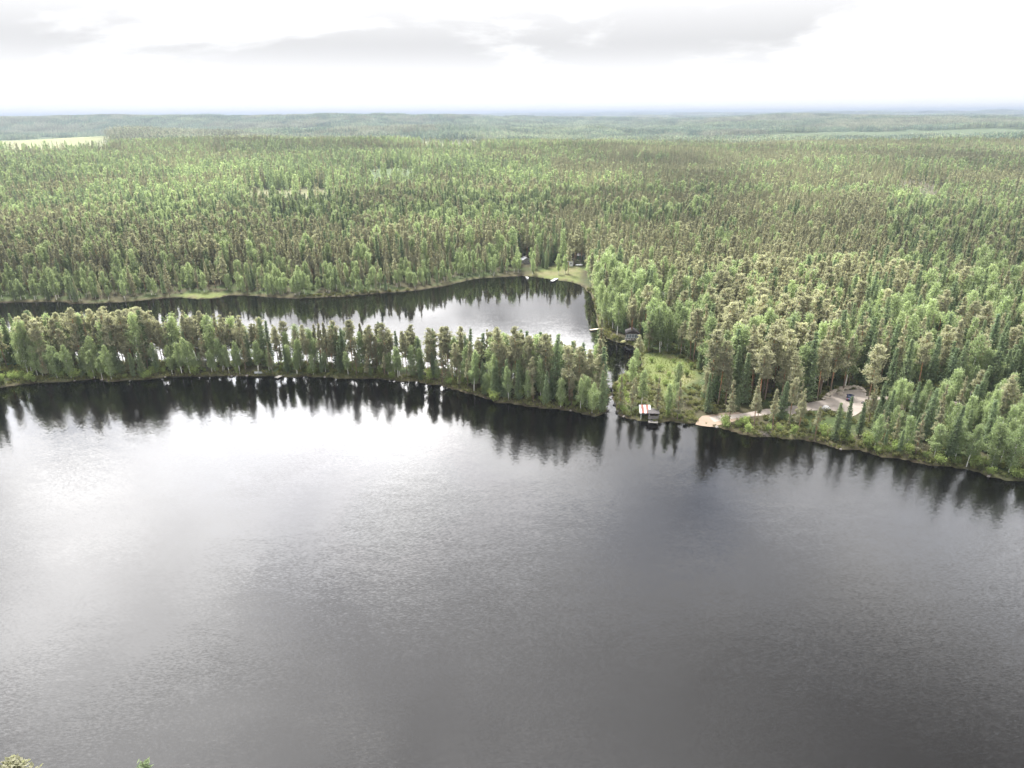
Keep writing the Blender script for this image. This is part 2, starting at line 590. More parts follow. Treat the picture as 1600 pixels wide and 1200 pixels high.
nx, ny = len(gx), len(gy)
ii = (np.arange(ny - 1)[:, None] * nx + np.arange(nx - 1)[None, :]).ravel()
GF = np.stack([ii, ii + 1, ii + nx + 1, ii + nx], 1)
M_GROUND = bpy.data.materials.new('forest_floor')
M_GROUND.use_nodes = True
t = NT(M_GROUND.node_tree)
at = t.n('ShaderNodeAttribute', attribute_name='tint')
geo = t.n('ShaderNodeNewGeometry')
n1 = t.noise(geo.outputs['Position'], 0.7, 6.0, 0.65)
n2 = t.noise(geo.outputs['Position'], 0.09, 4.0, 0.6)
c = t.vmath('SCALE', at.outputs['Color'], t.math('ADD', t.math('MULTIPLY', n1, 0.9), t.math('ADD', t.math('MULTIPLY', n2, 0.5), 0.3)))
p = t.n('ShaderNodeBsdfPrincipled')
t.put(p.inputs['Base Color'], c)
p.inputs['Roughness'].default_value = 0.95
p.inputs['Specular IOR Level'].default_value = 0.1
b = t.n('ShaderNodeBump'); b.inputs['Strength'].default_value = 0.6; b.inputs['Distance'].default_value = 0.25
t.put(b.inputs['Height'], n1); t.put(p.inputs['Normal'], b.outputs[0])
o = t.n('ShaderNodeOutputMaterial'); t.put(o.inputs[0], p.outputs[0])
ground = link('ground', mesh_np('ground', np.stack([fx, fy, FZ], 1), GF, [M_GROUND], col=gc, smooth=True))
tag(ground, 'brown and green forest floor running from the shores to the horizon', 'ground', kind='structure')

# ------------------------------------------------------------------ water
M_WATER = bpy.data.materials.new('lake_water')
M_WATER.use_nodes = True
t = NT(M_WATER.node_tree)
geo = t.n('ShaderNodeNewGeometry')
P = geo.outputs['Position']
mp = t.n('ShaderNodeMapping')
mp.inputs['Rotation'].default_value = (0, 0, rad(-28))
mp.inputs['Scale'].default_value = (0.55, 1.5, 1.0)
t.put(mp.inputs[0], P)
r1 = t.noise(mp.outputs[0], 3.0, 3.0, 0.6, out=1)
r2 = t.noise(mp.outputs[0], 0.30, 2.0, 0.5, out=1)
v1 = t.vmath('SUBTRACT', r1, (0.5, 0.5, 0.5))
v2 = t.vmath('SUBTRACT', r2, (0.5, 0.5, 0.5))
# wind: patches of rippled and of calmer water, calm in the lee of the shores
wind = t.ramp(t.noise(P, 0.016, 3.0, 0.55, dist=0.5), 0.38, 0.62, 0.45, 1.0)
sepw = t.n('ShaderNodeSeparateXYZ'); t.put(sepw.inputs[0], P)
lee = t.ramp(sepw.outputs[1], 218.0, 130.0, 0.28, 1.0)
wv = t.math('MULTIPLY', wind, lee)
sl = t.vmath('ADD', t.vmath('SCALE', v1, t.math('MULTIPLY', wv, 0.30)), t.vmath('SCALE', v2, t.math('MULTIPLY', wv, 0.05)))
sl = t.vmath('MULTIPLY', sl, (1, 1, 0))
nrm = t.vmath('NORMALIZE', t.vmath('ADD', sl, (0, 0, 1)))
p = t.n('ShaderNodeBsdfPrincipled')
p.inputs['Base Color'].default_value = (0.0016, 0.0014, 0.0013, 1)
p.inputs['IOR'].default_value = 1.333
t.put(p.inputs['Roughness'], t.math('MULTIPLY', wv, 0.2))
t.put(p.inputs['Normal'], nrm)
o = t.n('ShaderNodeOutputMaterial'); t.put(o.inputs[0], p.outputs[0])
wx, wy = np.linspace(-560, 560, 3), np.linspace(0, 520, 3)
WX, WY = np.meshgrid(wx, wy)
lake = link('lake', mesh_np('lake', np.stack([WX.ravel(), WY.ravel(), 0 * WX.ravel()], 1),
            np.array([[j * 3 + i, j * 3 + i + 1, j * 3 + i + 4, j * 3 + i + 3] for j in range(2) for i in range(2)]), [M_WATER]))
tag(lake, 'dark rippled forest lake mirroring the bright cloudy sky', 'lake', kind='structure')


# ------------------------------------------------------------------ tree forms (numpy geometry)


class Geo:
    def __init__(self):
        self.V, self.F, self.C, self.n = [], [], [], 0

    def add(self, V, F, C=None):
        self.V.append(V); self.F.append(np.asarray(F) + self.n)
        self.C.append(np.full(len(V), 0.5) if C is None else C)
        self.n += len(V)

    def tube(self, pts, rads, k=5):
        pts, rads = np.asarray(pts, float), np.asarray(rads, float)
        n = len(pts)
        d = np.gradient(pts, axis=0)
        d /= np.linalg.norm(d, axis=1)[:, None] + 1e-9
        ref = np.where(np.abs(d[:, 2:3]) > 0.9, np.array([[1.0, 0, 0]]), np.array([[0, 0, 1.0]]))
        a = np.cross(d, ref); a /= np.linalg.norm(a, axis=1)[:, None] + 1e-9
        b = np.cross(d, a)
        th = np.arange(k) * 2 * math.pi / k
        V = (pts[:, None, :] + rads[:, None, None] * (np.cos(th)[None, :, None] * a[:, None, :] + np.sin(th)[None, :, None] * b[:, None, :])).reshape(-1, 3)
        F = [[i * k + j, i * k + (j + 1) % k, (i + 1) * k + (j + 1) % k, (i + 1) * k + j] for i in range(n - 1) for j in range(k)]
        self.add(V, F)

    def leaves(self, C, size, rng, up=0.4, aspect=0.55, tint=None, axis=None):
        """diamond leaf clumps at the centres C"""
        C = np.asarray(C, float); n = len(C)
        nr = rng.normal(size=(n, 3)); nr[:, 2] += up * 2
        nr /= np.linalg.norm(nr, axis=1)[:, None]
        tg = rng.normal(size=(n, 3)) if axis is None else axis + rng.normal(size=(n, 3)) * 0.35
        tg -= nr * (tg * nr).sum(1)[:, None]
        tg /= np.linalg.norm(tg, axis=1)[:, None] + 1e-9
        bt = np.cross(nr, tg)
        s = np.broadcast_to(np.asarray(size, float), (n,))[:, None] * rng.uniform(0.65, 1.35, (n, 1))
        V = np.stack([C - tg * s, C - bt * s * aspect, C + tg * s, C + bt * s * aspect], 1).reshape(-1, 3)
        F = np.arange(4 * n).reshape(n, 4)
        tt = rng.uniform(0, 1, n) if tint is None else tint
        self.add(V, F, np.repeat(tt, 4))

    def arrays(self):
        return np.concatenate(self.V), np.concatenate(self.F), np.concatenate(self.C)


def trunk_path(rng, H, bend, n=9):
    z = np.linspace(0, H, n)
    ph = rng.uniform(0, 6.28)
    off = bend * H * (z / H) ** 1.6
    wob = 0.012 * H * np.sin(z / H * 5 + ph) * (z / H)
    return np.stack([off * math.cos(ph) + wob, off * math.sin(ph) + wob * 0.7, z], 1)


def along(path, f):
    x = np.clip(f, 0, 1) * (len(path) - 1)
    i = np.minimum(x.astype(int), len(path) - 2)
    return path[i] + (path[i + 1] - path[i]) * (x - i)[:, None]


def form_pine(seed, H=18.0, bare=0.5, width=2.3, q=1.0, lod=1.0, conic=0.0):
    rng = np.random.default_rng(seed)
    T, L = Geo(), Geo()
    path = trunk_path(rng, H * 0.97, rng.uniform(0.0, 0.03))
    T.tube(path, np.linspace(0.19, 0.035, len(path)) * (1 if lod < 2 else 1.3), 7 if lod < 2 else 4)
    nb = int(62 * q)
    fs = bare + (1 - bare) * np.sort(rng.uniform(0, 1, nb)) ** 0.9
    gap = rng.uniform(0, 6.28)
    cs, tn, ax = [], [], []
    for f in fs:
        g = (f - bare) / (1 - bare)
        prof = (math.sin(math.pi * min(1, 0.30 + 0.68 * g)) ** 0.8) * (0.92 + 0.28 * math.sin(9 * g + seed)) if conic == 0 else (1.02 - g) ** (0.55 + 0.3 * conic) * min(1, 0.5 + 3 * g)
        ln = width * prof * rng.uniform(0.55, 1.2) + (0.25 if conic == 0 else 0.10)
        a = rng.uniform(0, 6.28)
        if conic == 0 and abs(((a - gap + 3.14) % 6.28) - 3.14) < 0.5 and g < 0.6: ln *= 0.5
        rise = rng.uniform(-0.05, 0.45) + (0.45 if conic == 0 else 0.9) * g
        p0 = along(path, np.array([f]))[0]
        d = np.array([math.cos(a), math.sin(a), rise]); d /= np.linalg.norm(d)
        p1 = p0 + d * ln
        pm = (p0 + p1) / 2 + np.array([0, 0, -0.10 * ln])
        if lod < 2: T.tube([p0, pm, p1], [0.05, 0.03, 0.012], 3)
        nc = max(2, int((2.4 + ln * 2.2)))
        k = int((12 if lod < 2 else 4) * q)
        tt = rng.uniform(0, 1)
        for u in np.linspace(0.42, 1.03, nc):
            c = p0 + (pm - p0) * 2 * u if u < 0.5 else pm + (p1 - pm) * (2 * u - 1)
            e = rng.normal(size=(k, 3)) * np.array([0.32, 0.32, 0.17]) * (0.75 + 0.25 * ln) * (1.0 if conic == 0 else 0.42 + 0.72 * (1 - g))
            cs.append(c + e); tn.append(np.clip(tt * 0.6 + rng.uniform(0, 0.4, k), 0, 1)); ax.append(np.tile(d + [0, 0, 0.5], (k, 1)))
    # dead stubs under the crown
    if lod < 2:
        for f in rng.uniform(bare * 0.5, bare, 7):
            a = rng.uniform(0, 6.28); p0 = along(path, np.array([f]))[0]
            T.tube([p0, p0 + np.array([math.cos(a), math.sin(a), -0.15]) * rng.uniform(0.4, 1.2)], [0.025, 0.008], 3)
    L.leaves(np.concatenate(cs), (0.25 if lod < 2 else 0.48), rng, 0.35, 0.5, np.concatenate(tn), np.concatenate(ax))
    return T, L


def form_spruce(seed, H=16.0, width=2.1, q=1.0, lod=1.0, low=0.06):
    rng = np.random.default_rng(seed)
    T, L = Geo(), Geo()
    path = trunk_path(rng, H, rng.uniform(0, 0.01))
    T.tube(path, np.linspace(0.17, 0.015, len(path)), 6 if lod < 2 else 4)
    cs, tn, ax = [], [], []
    nw = int((36 if lod < 2 else 16) * q)
    for i in range(nw):
        f = low + (0.985 - low) * (i + rng.uniform(-0.3, 0.3)) / nw
        g = (f - low) / (1 - low)
        R = width * (1 - g) ** 0.85 * min(1, 0.65 + 2.5 * g) + 0.10
        m = 7 if lod < 2 else 5
        a0 = rng.uniform(0, 6.28)
        for j in range(m):
            a = a0 + j * 6.283 / m + rng.uniform(-0.35, 0.35)
            ln = R * rng.uniform(0.65, 1.18)
            p0 = along(path, np.array([f]))[0]
            droop = -0.38 + 0.75 * g + rng.uniform(-0.1, 0.1)
            d = np.array([math.cos(a), math.sin(a), droop])
            p1 = p0 + d * ln + np.array([0, 0, 0.10 * ln])
            k = max(3, int((5 + ln * 7.0) * q)) if lod < 2 else max(2, int(1 + ln * 2))
            u = rng.uniform(0.15, 1.05, k)
            c = p0 + (p1 - p0) * u[:, None] + rng.normal(size=(k, 3)) * np.array([0.14, 0.14, 0.08]) * (0.6 + ln * 0.35)
            c[:, 2] -= 0.10 * ln * np.sin(u * 3.1)
            cs.append(c)
            tn.append(np.clip(0.15 + 0.65 * np.maximum(0, u - 0.55) / 0.5 + rng.uniform(-0.15, 0.25, k), 0, 1))   # pale new shoots at the tips
            ax.append(np.tile(d, (k, 1)))
            if lod < 2 and j % 2 == 0: T.tube([p0, p1], [0.03, 0.006], 3)
    L.leaves(np.concatenate(cs), (0.27 if lod < 2 else 0.50), rng, 0.55, 0.42, np.concatenate(tn), np.concatenate(ax))
    return T, L


def form_birch(seed, H=15.0, width=2.3, bare=0.22, q=1.0, lod=1.0, lean=0.03):
    rng = np.random.default_rng(seed)
    T, L = Geo(), Geo()
    path = trunk_path(rng, H * 0.95, rng.uniform(0.3, 1.0) * lean)
    T.tube(path, np.linspace(0.15, 0.02, len(path)) * (1 if lod < 2 else 1.2), 7 if lod < 2 else 4)
    cs, tn = [], []
    nb = int((58 if lod < 2 else 30) * q)
    for i in range(nb):
        g = (i + rng.uniform(0, 1)) / nb
        f = bare + (1 - bare) * g
        prof = (math.sin(math.pi * (0.14 + 0.84 * g)) ** 0.8) * (1.15 - 0.5 * g) * (0.88 + 0.3 * math.sin(11 * g + seed))
        ln = width * prof * rng.uniform(0.5, 1.2) + 0.3
        a = i * 2.399 + rng.uniform(-0.6, 0.6)
        p0 = along(path, np.array([max(0, f - 0.06)]))[0]
        d = np.array([math.cos(a), math.sin(a), rng.uniform(0.5, 1.1)]); d /= np.linalg.norm(d)
        p1 = p0 + d * ln
        if lod < 2: T.tube([p0, (p0 + p1) / 2 + [0, 0, 0.1], p1], [0.035, 0.02, 0.006], 3)
        nc = max(2, int(1.5 + ln * 1.7))
        tt = rng.uniform(0, 1)
        for u in np.linspace(0.4, 1.05, nc):
            k = int((15 if lod < 2 else 4) * q)
            e = rng.normal(size=(k, 3)) * np.array([0.34, 0.34, 0.30]) * (0.75 + 0.2 * ln)
            e[:, 2] -= np.abs(rng.normal(size=k)) * 0.30
            cs.append(p0 + (p1 - p0) * u + e); tn.append(np.clip(tt * 0.55 + rng.uniform(0, 0.45, k), 0, 1))
    L.leaves(np.concatenate(cs), (0.175 if lod < 2 else 0.42), rng, 0.15, 0.75, np.concatenate(tn))
    return T, L


def form_shrub(seed, H=2.6, width=1.3, leaf=0.15, n=60):
    rng = np.random.default_rng(seed)
    T, L = Geo(), Geo()
    cs, tn = [], []
    for i in range(7):
        a = rng.uniform(0, 6.28); r = width * rng.uniform(0.25, 0.8)
        top = np.array([math.cos(a) * r, math.sin(a) * r, H * rng.uniform(0.6, 1.0)])
        base = np.array([math.cos(a) * 0.12, math.sin(a) * 0.12, -0.1])
        mid = (base + top) / 2 + [0, 0, 0.15 * H]
        T.tube([base, mid, top], [0.035, 0.025, 0.008], 4)
        tt = rng.uniform(0, 1)
        for u in np.linspace(0.3, 1.0, 6):
            c = base + (mid - base) * 2 * u if u < 0.5 else mid + (top - mid) * (2 * u - 1)
            k = max(3, n // 6)
            cs.append(c + rng.normal(size=(k, 3)) * np.array([0.34, 0.34, 0.24]) * width * 0.62)
            tn.append(np.clip(tt * 0.5 + rng.uniform(0, 0.5, k), 0, 1))
    C = np.concatenate(cs); C[:, 2] = np.maximum(C[:, 2], 0.1)
    L.leaves(C, leaf, rng, 0.3, 0.7, np.concatenate(tn))
    return T, L


FORMS = {'pine': [], 'spruce': [], 'birch': [], 'shrub': []}
HNOM = {'pine': 18.0, 'spruce': 16.0, 'birch': 15.0, 'shrub': 2.6}
LEAFM = {'pine': M_PINE, 'spruce': M_SPRUCE, 'birch': M_BIRCH, 'shrub': M_SHRUB}
BARKM = {'pine': B_PINE, 'spruce': B_SPRUCE, 'birch': B_BIRCH, 'shrub': B_SHRUB}
FORMCOL = {}
raw = {'pine': [form_pine(101, bare=0.40, width=2.0), form_pine(102, bare=0.30, width=2.2), form_pine(103, bare=0.52, width=1.9), form_pine(104, bare=0.36, width=1.8),
                form_pine(105, bare=0.30, width=1.75, conic=1.0), form_pine(106, bare=0.25, width=1.6, conic=1.4), form_pine(107, bare=0.34, width=1.5, conic=1.2),
                form_pine(108, bare=0.10, width=1.9, conic=0.6)],
       'spruce': [form_spruce(201), form_spruce(202, width=1.8), form_spruce(203, width=2.4), form_spruce(204, width=1.6, low=0.12), form_spruce(205, width=2.0)],
       'birch': [form_birch(301), form_birch(302, width=2.0, bare=0.30), form_birch(303, width=2.6, bare=0.16), form_birch(304, width=1.7, bare=0.25),
                 form_birch(305, width=2.1, bare=0.33, lean=0.10), form_birch(306, width=2.3, bare=0.08)],
       'shrub': [form_shrub(401), form_shrub(402, width=1.7), form_shrub(403, H=3.2, width=1.2), form_shrub(404, H=2.0, width=1.6)]}
lodraw = {'pine': [form_pine(150 + i, bare=0.3, width=1.9, q=0.8, lod=2, conic=1.3) for i in range(4)],
          'spruce': [form_spruce(250 + i, width=1.9 + 0.2 * (i % 2), lod=2) for i in range(4)],
          'birch': [form_birch(350 + i, width=2.1, bare=0.12, lod=2) for i in range(4)], 'shrub': []}
for sp in raw:
    col = bpy.data.collections.new(sp + '_forms')       # never linked to the scene: instance sources only
    FORMCOL[sp] = col
    for i, (T, L) in enumerate(raw[sp] + lodraw[sp]):
        tv, tf, tcx = T.arrays(); lv, lf, lc = L.arrays()
        if i < len(raw[sp]):
            FORMS[sp].append((mesh_np(sp + '_trunk', tv, tf, [BARKM[sp]], smooth=True),
                              mesh_np(sp + '_crown', lv, lf, [LEAFM[sp]], col=np.repeat(lc[:, None], 3, 1))))
        me = mesh_np(sp + '_form', np.vstack([tv, lv]), np.vstack([tf, lf + len(tv)]), [BARKM[sp], LEAFM[sp]],
                     mi=np.r_[np.zeros(len(tf)), np.ones(len(lf))], col=np.repeat(np.r_[tcx, lc][:, None], 3, 1))
        ob = bpy.data.objects.new('%s_form_%02d' % (sp, i), me)
        col.objects.link(ob)
NF = {k: len(v) for k, v in raw.items()}

# ------------------------------------------------------------------ instancing through geometry nodes


def scatter_group(name, col):
    ng = bpy.data.node_groups.new(name, 'GeometryNodeTree')
    ng.interface.new_socket('Geometry', in_out='INPUT', socket_type='NodeSocketGeometry')
    ng.interface.new_socket('Geometry', in_out='OUTPUT', socket_type='NodeSocketGeometry')
    N = ng.nodes
    gi, go = N.new('NodeGroupInput'), N.new('NodeGroupOutput')
    ci = N.new('GeometryNodeCollectionInfo')
    ci.inputs['Collection'].default_value = col
    ci.inputs['Separate Children'].default_value = True
    ci.inputs['Reset Children'].default_value = True
    ip = N.new('GeometryNodeInstanceOnPoints')
    ip.inputs['Pick Instance'].default_value = True

    def attr(nm, ty):
        a = N.new('GeometryNodeInputNamedAttribute'); a.data_type = ty
        a.inputs['Name'].default_value = nm
        return a.outputs['Attribute']
    Lk = ng.links.new
    Lk(gi.outputs[0], ip.inputs['Points'])
    Lk(ci.outputs[0], ip.inputs['Instance'])
    Lk(attr('form', 'INT'), ip.inputs['Instance Index'])
    Lk(attr('turn', 'FLOAT_VECTOR'), ip.inputs['Rotation'])
    Lk(attr('size', 'FLOAT_VECTOR'), ip.inputs['Scale'])
    Lk(ip.outputs[0], go.inputs[0])
    return ng


def scatter(name, col, P, form, turn, size, label, cat):
    me = bpy.data.meshes.new(name)
    me.vertices.add(len(P))
    me.vertices.foreach_set('co', np.asarray(P, np.float32).ravel())
    a = me.attributes.new('form', 'INT', 'POINT'); a.data.foreach_set('value', np.asarray(form, np.int32))
    a = me.attributes.new('turn', 'FLOAT_VECTOR', 'POINT'); a.data.foreach_set('vector', np.asarray(turn, np.float32).ravel())
    a = me.attributes.new('size', 'FLOAT_VECTOR', 'POINT'); a.data.foreach_set('vector', np.asarray(size, np.float32).ravel())
    ob = link(name, me)
    md = ob.modifiers.new('scatter', 'NODES')
    md.node_group = scatter_group(name, col)
    tag(ob, label, cat, kind='stuff')
    return ob


def turns(n, tilt=0.03):
    return np.stack([RNG.normal(0, tilt, n), RNG.normal(0, tilt, n), RNG.uniform(0, 6.283, n)], 1)

# ------------------------------------------------------------------ where the trees stand


def grid_points(step, r0, r1, half_deg=44):
    xm = r1 * math.sin(rad(half_deg))
    xs = np.arange(-xm, xm, step); ys = np.arange(40, r1, step)
    X, Y = np.meshgrid(xs, ys)
    X = X + (np.arange(len(ys)) % 2)[:, None] * step * 0.5
    X = (X + RNG.uniform(-0.42, 0.42, X.shape) * step).ravel(); Y = (Y + RNG.uniform(-0.42, 0.42, Y.shape) * step).ravel()
    R = np.hypot(X, Y); A = np.abs(np.degrees(np.arctan2(X, Y)))
    k = (R >= r0) & (R < r1) & (A < half_deg)
    return X[k], Y[k]


X1, Y1 = grid_points(3.7, 60, 640)
X3, Y3 = grid_points(3.3, 150, 300)          # the spit carries a closer belt of trees
u3, v3 = proj(X3, Y3, 0.8 + 0 * X3)
k3 = (u3 < 956) & (v3 > 548) & (X3 < 25)
X1, Y1 = np.r_[X1, X3[k3]], np.r_[Y1, Y3[k3]]
X2, Y2 = grid_points(4.3, 640, 1500)
X, Y = np.r_[X1, X2], np.r_[Y1, Y2]
sd = shore_dist(X, Y)
near_cam = (Y < 100) & (np.abs(X) < 120)           # own shore under the camera: handled by hand
ok = (sd > 0.8) & ~near_cam
lone = RNG.uniform(0, 1, len(X)) < 0.42
rare = (RNG.uniform(0, 1, len(X)) < 0.2) & (np.hypot(X, Y) > 400)
for pl in OPEN_POLYS:
    ok &= ~(in_poly(X, Y, pl) & ~(lone & (rare | (pl is YARD))))
ok &= poly_dist(X, Y, ROAD, closed=False) > 3.2
X, Y, sd = X[ok], Y[ok], sd[ok]
Z = ground_z(X, Y, sd)
U, Vp = proj(X, Y, Z)
R = np.hypot(X, Y)
rnd = RNG.uniform(0, 1, len(X))
nA = fbm(X / 95, Y / 95, 301, 3); nB = fbm(X / 45 + 9, Y / 45, 311, 3); nC = fbm(X / 260, Y / 260, 331, 2)

Ppine = np.full(len(X), 0.35); Pspr = np.full(len(X), 0.40); Pbir = np.full(len(X), 0.25)
H = RNG.normal(15.5, 1.6, len(X))
keep = np.full(len(X), 0.92)


def setz(k, pi, sp, bi, hm=None, hs=1.5, kp=None):
    Ppine[k], Pspr[k], Pbir[k] = pi, sp, bi
    if hm is not None: H[k] = RNG.normal(hm, hs, int(k.sum()))
    if kp is not None: keep[k] = kp


left = (U < 900)
# beyond the bay, left: pines behind a birch fringe, then spruce
z = left & (Vp < 470) & (R > 230)
setz(z & (Vp > 385), 0.62, 0.18, 0.20, 17, 1.7)
setz(z & (Vp <= 385), 0.12, 0.66, 0.22, 17, 2.6)
setz(z & (Vp <= 385) & (nA > 0.58), 0.66, 0.14, 0.20, 16, 1.8)
setz(z & (Vp <= 385) & (nB > 0.60), 0.10, 0.35, 0.55, 15, 2.2)
setz(z & (sd < 26), 0.50, 0.15, 0.35, 12.5, 1.6)
setz(z & (sd < 9), 0.12, 0.10, 0.78, 9.0, 2.0)
low_shore = z & (sd < 26)
# the pine stand right of the bay
z = (U >= 860) & (Vp < 468)
setz(z, 0.86, 0.05, 0.09, 14.5, 1.3)
setz(z & (nA > 0.60), 0.30, 0.42, 0.28, 16, 2.4)
setz(z & (Vp < 330) & (nC > 0.52), 0.35, 0.35, 0.30, 15.5, 1.8)
setz(z & (U > 1380) & (Vp > 330), 0.30, 0.45, 0.25, 15, 2)
# mixed wood behind the gravel clearing
z = (U >= 960) & (Vp >= 468) & (Vp < 640)
setz(z, 0.30, 0.44, 0.26, 15.5, 2.2)
setz(z & (U > 1250), 0.22, 0.52, 0.26, 14.5, 2.4)
setz(z & (nB > 0.58), 0.65, 0.15, 0.20, 18, 1.8)
# right bank of the bay: tall birches
z = (U > 895) & (U < 1120) & (Vp > 440) & (Vp < 560) & (sd < 14 + 22 * nB)
setz(z, 0.16, 0.20, 0.64, 15.0, 2.8, 0.95)
# wooded point between channel and beach
z = (U > 955) & (U < 1095) & (Vp > 575)
setz(z, 0.48, 0.10, 0.42, 11.5, 2.0, 0.95)
# strip between the clearing and the lake
z = (U >= 1095) & (Vp > 636)
setz(z, 0.27, 0.45, 0.28, 8.8, 2.4, 1.0)
setz(z & (U < 1290), 0.58, 0.20, 0.22, 10.0, 2.2, 0.72)
setz(z & (U > 1460), 0.14, 0.36, 0.50, 11, 2.4, 1.0)
# the narrow spit across the picture
spit = (U < 956) & (Vp > 548) & (R < 320) & (X < 25)
dn = poly_dist(X, Y, near_line, closed=False)
env = np.interp(U, [0, 100, 200, 300, 400, 480, 540, 600, 700, 800, 880, 930, 955], [488, 484, 480, 484, 492, 506, 502, 505, 512, 516, 526, 545, 560])
ray_t = ray(U, env)
top_h = CAM_H + ray_t[:, 2] / np.hypot(ray_t[:, 0], ray_t[:, 1]) * R - Z
setz(spit, 0.62, 0.16, 0.22, None, 1, 1.0)
H[spit] = np.clip(top_h[spit] * RNG.uniform(0.72, 1.08, int(spit.sum())), 7, 22)
fr = spit & (dn < 5.5)
setz(fr, 0.16, 0.12, 0.72, 9.6, 2.4, 0.8)
setz(fr & (U > 660), 0.30, 0.20, 0.50, 10.5, 2.6, 1.0)
sparse = spit & (U > 385) & (U < 640)
keep[sparse] = 0.88
keep[sparse & fr] = 0.72
keep[spit & (U < 30)] = 0.4

cum1, cum2 = Ppine, Ppine + Pspr
SPEC = np.where(rnd < cum1, 0, np.where(rnd < cum2, 1, 2))
H = np.where((SPEC == 1) & ~spit, H * RNG.uniform(0.72, 1.06, len(X)), H)
H = np.where(spit | (Vp > 636) | low_shore, H, H * 1.17)
H = np.clip(H, 3.0, 23)

# sight lines the photograph keeps open: (u0, v0, u1, v1) boxes that no nearer crown may cover
WINDOWS = [(1296, 607, 1350, 634), (1262, 625, 1300, 636), (1000, 628, 1030, 660), (884, 402, 897, 416), (868, 408, 880, 416), (815, 400, 830, 410), (903, 396, 912, 416),
           (972, 512, 1002, 532), (1037, 461, 1045, 467), (946, 594, 962, 650), (958, 545, 998, 584), (1006, 550, 1086, 592), (1104, 650, 1124, 661), (818, 428, 880, 440),
           (15, 558, 32, 570), (402, 578, 416, 585), (428, 585, 445, 592), (838, 398, 868, 428)]
drop = RNG.uniform(0, 1, len(X)) > keep
ut, vt = proj(X, Y, Z + H)
halfw = np.clip(2.0 * FPX / np.maximum(R, 50) * (H / 16), 2, 20)
for (u0, v0, u1, v1) in WINDOWS:
    yb = unproj((u0 + u1) / 2, v1, 1.0)
    rb = math.hypot(*yb)
    hit = (U + halfw > u0) & (U - halfw < u1) & (vt < v1) & (Vp > v0 + 2) & (R < rb + 1)
    drop |= hit & (RNG.uniform(0, 1, len(X)) < (0.7 if u0 == 1037 else 0.96))
k = ~drop
X, Y, Z, U, Vp, R, H, SPEC, sd, spit, dn = [a[k] for a in (X, Y, Z, U, Vp, R, H, SPEC, sd, spit, dn)]

# trees that can be told apart in the photograph: (species, base pixel, top v, form)
HEROES = [('pine', 1277, 624, 528, 2), ('pine', 1297, 615, 524, 0), ('birch', 1320, 606, 514, 1), ('pine', 1431, 618, 516, 2), ('pine', 1166, 612, 540, 0),
          ('pine', 1200, 611, 524, 3), ('pine', 1185, 636, 536, 2), ('pine', 1236, 640, 548, 3), ('birch', 1479, 645, 566, 4), ('birch', 1510, 729, 652, 4),
          ('birch', 1576, 738, 650, 2), ('pine', 1477, 588, 512, 2), ('pine', 1521, 585, 520, 0), ('pine', 1570, 590, 508, 0), ('birch', 1588, 690, 600, 2),
          ('spruce', 1304, 688, 626, 0), ('spruce', 1321, 690, 616, 1), ('spruce', 1341, 682, 626, 3), ('pine', 1357, 662, 584, 5), ('pine', 1272, 690, 630, 4),
          ('pine', 1247, 676, 605, 6), ('pine', 1178, 668, 590, 6), ('pine', 1139, 660, 592, 5), ('spruce', 1219, 655, 592, 2), ('pine', 968, 641, 584, 7),
          ('pine', 986, 643, 590, 7), ('birch', 1002, 634, 573, 1), ('pine', 1026, 650, 588, 7), ('birch', 1044, 650, 594, 3), ('pine', 1058, 655, 592, 7),
          ('birch', 907, 642, 585, 1), ('birch', 925, 645, 592, 2), ('pine', 940, 636, 565, 4), ('pine', 934, 628, 552, 1), ('birch', 285, 586, 528, 4), ('birch', 298, 586, 520, 1),
          ('birch', 160, 592, 552, 4), ('birch', 148, 592, 540, 4), ('birch', 404, 586, 527, 4), ('pine', 606, 580, 502, 1), ('pine', 552, 580, 498, 0),
          ('pine', 520, 578, 512, 1), ('pine', 482, 579, 510, 3), ('pine', 636, 583, 515, 3), ('spruce', 532, 582, 530, 0), ('birch', 883, 428, 394, 0),
          ('birch', 873, 429, 393, 3), ('birch', 832, 429, 401, 3), ('spruce', 848, 418, 390, 1), ('birch', 1460, 712, 655, 0), ('pine', 1430, 712, 640, 7),
          ('pine', 1458, 705, 628, 4), ('birch', 1366, 700, 640, 3), ('spruce', 1385, 668, 606, 2), ('spruce', 1422, 668, 592, 1), ('spruce', 1445, 680, 600, 0)]
SPN = ['pine', 'spruce', 'birch']
hx, hy, hz, hh, hs, hf = [], [], [], [], [], []
for sp, u, v, vtop, fm in HEROES:
    x, y, zz = gp(u, v)
    rr = ray(np.array([u + 3.0]), np.array([float(vtop)]))[0]
    hgt = CAM_H + rr[2] / math.hypot(rr[0], rr[1]) * math.hypot(x, y) - zz
    hx.append(x); hy.append(y); hz.append(zz); hh.append(float(np.clip(hgt, 4, 24))); hs.append(SPN.index(sp)); hf.append(fm)
hx, hy, hz, hh = map(np.array, (hx, hy, hz, hh))
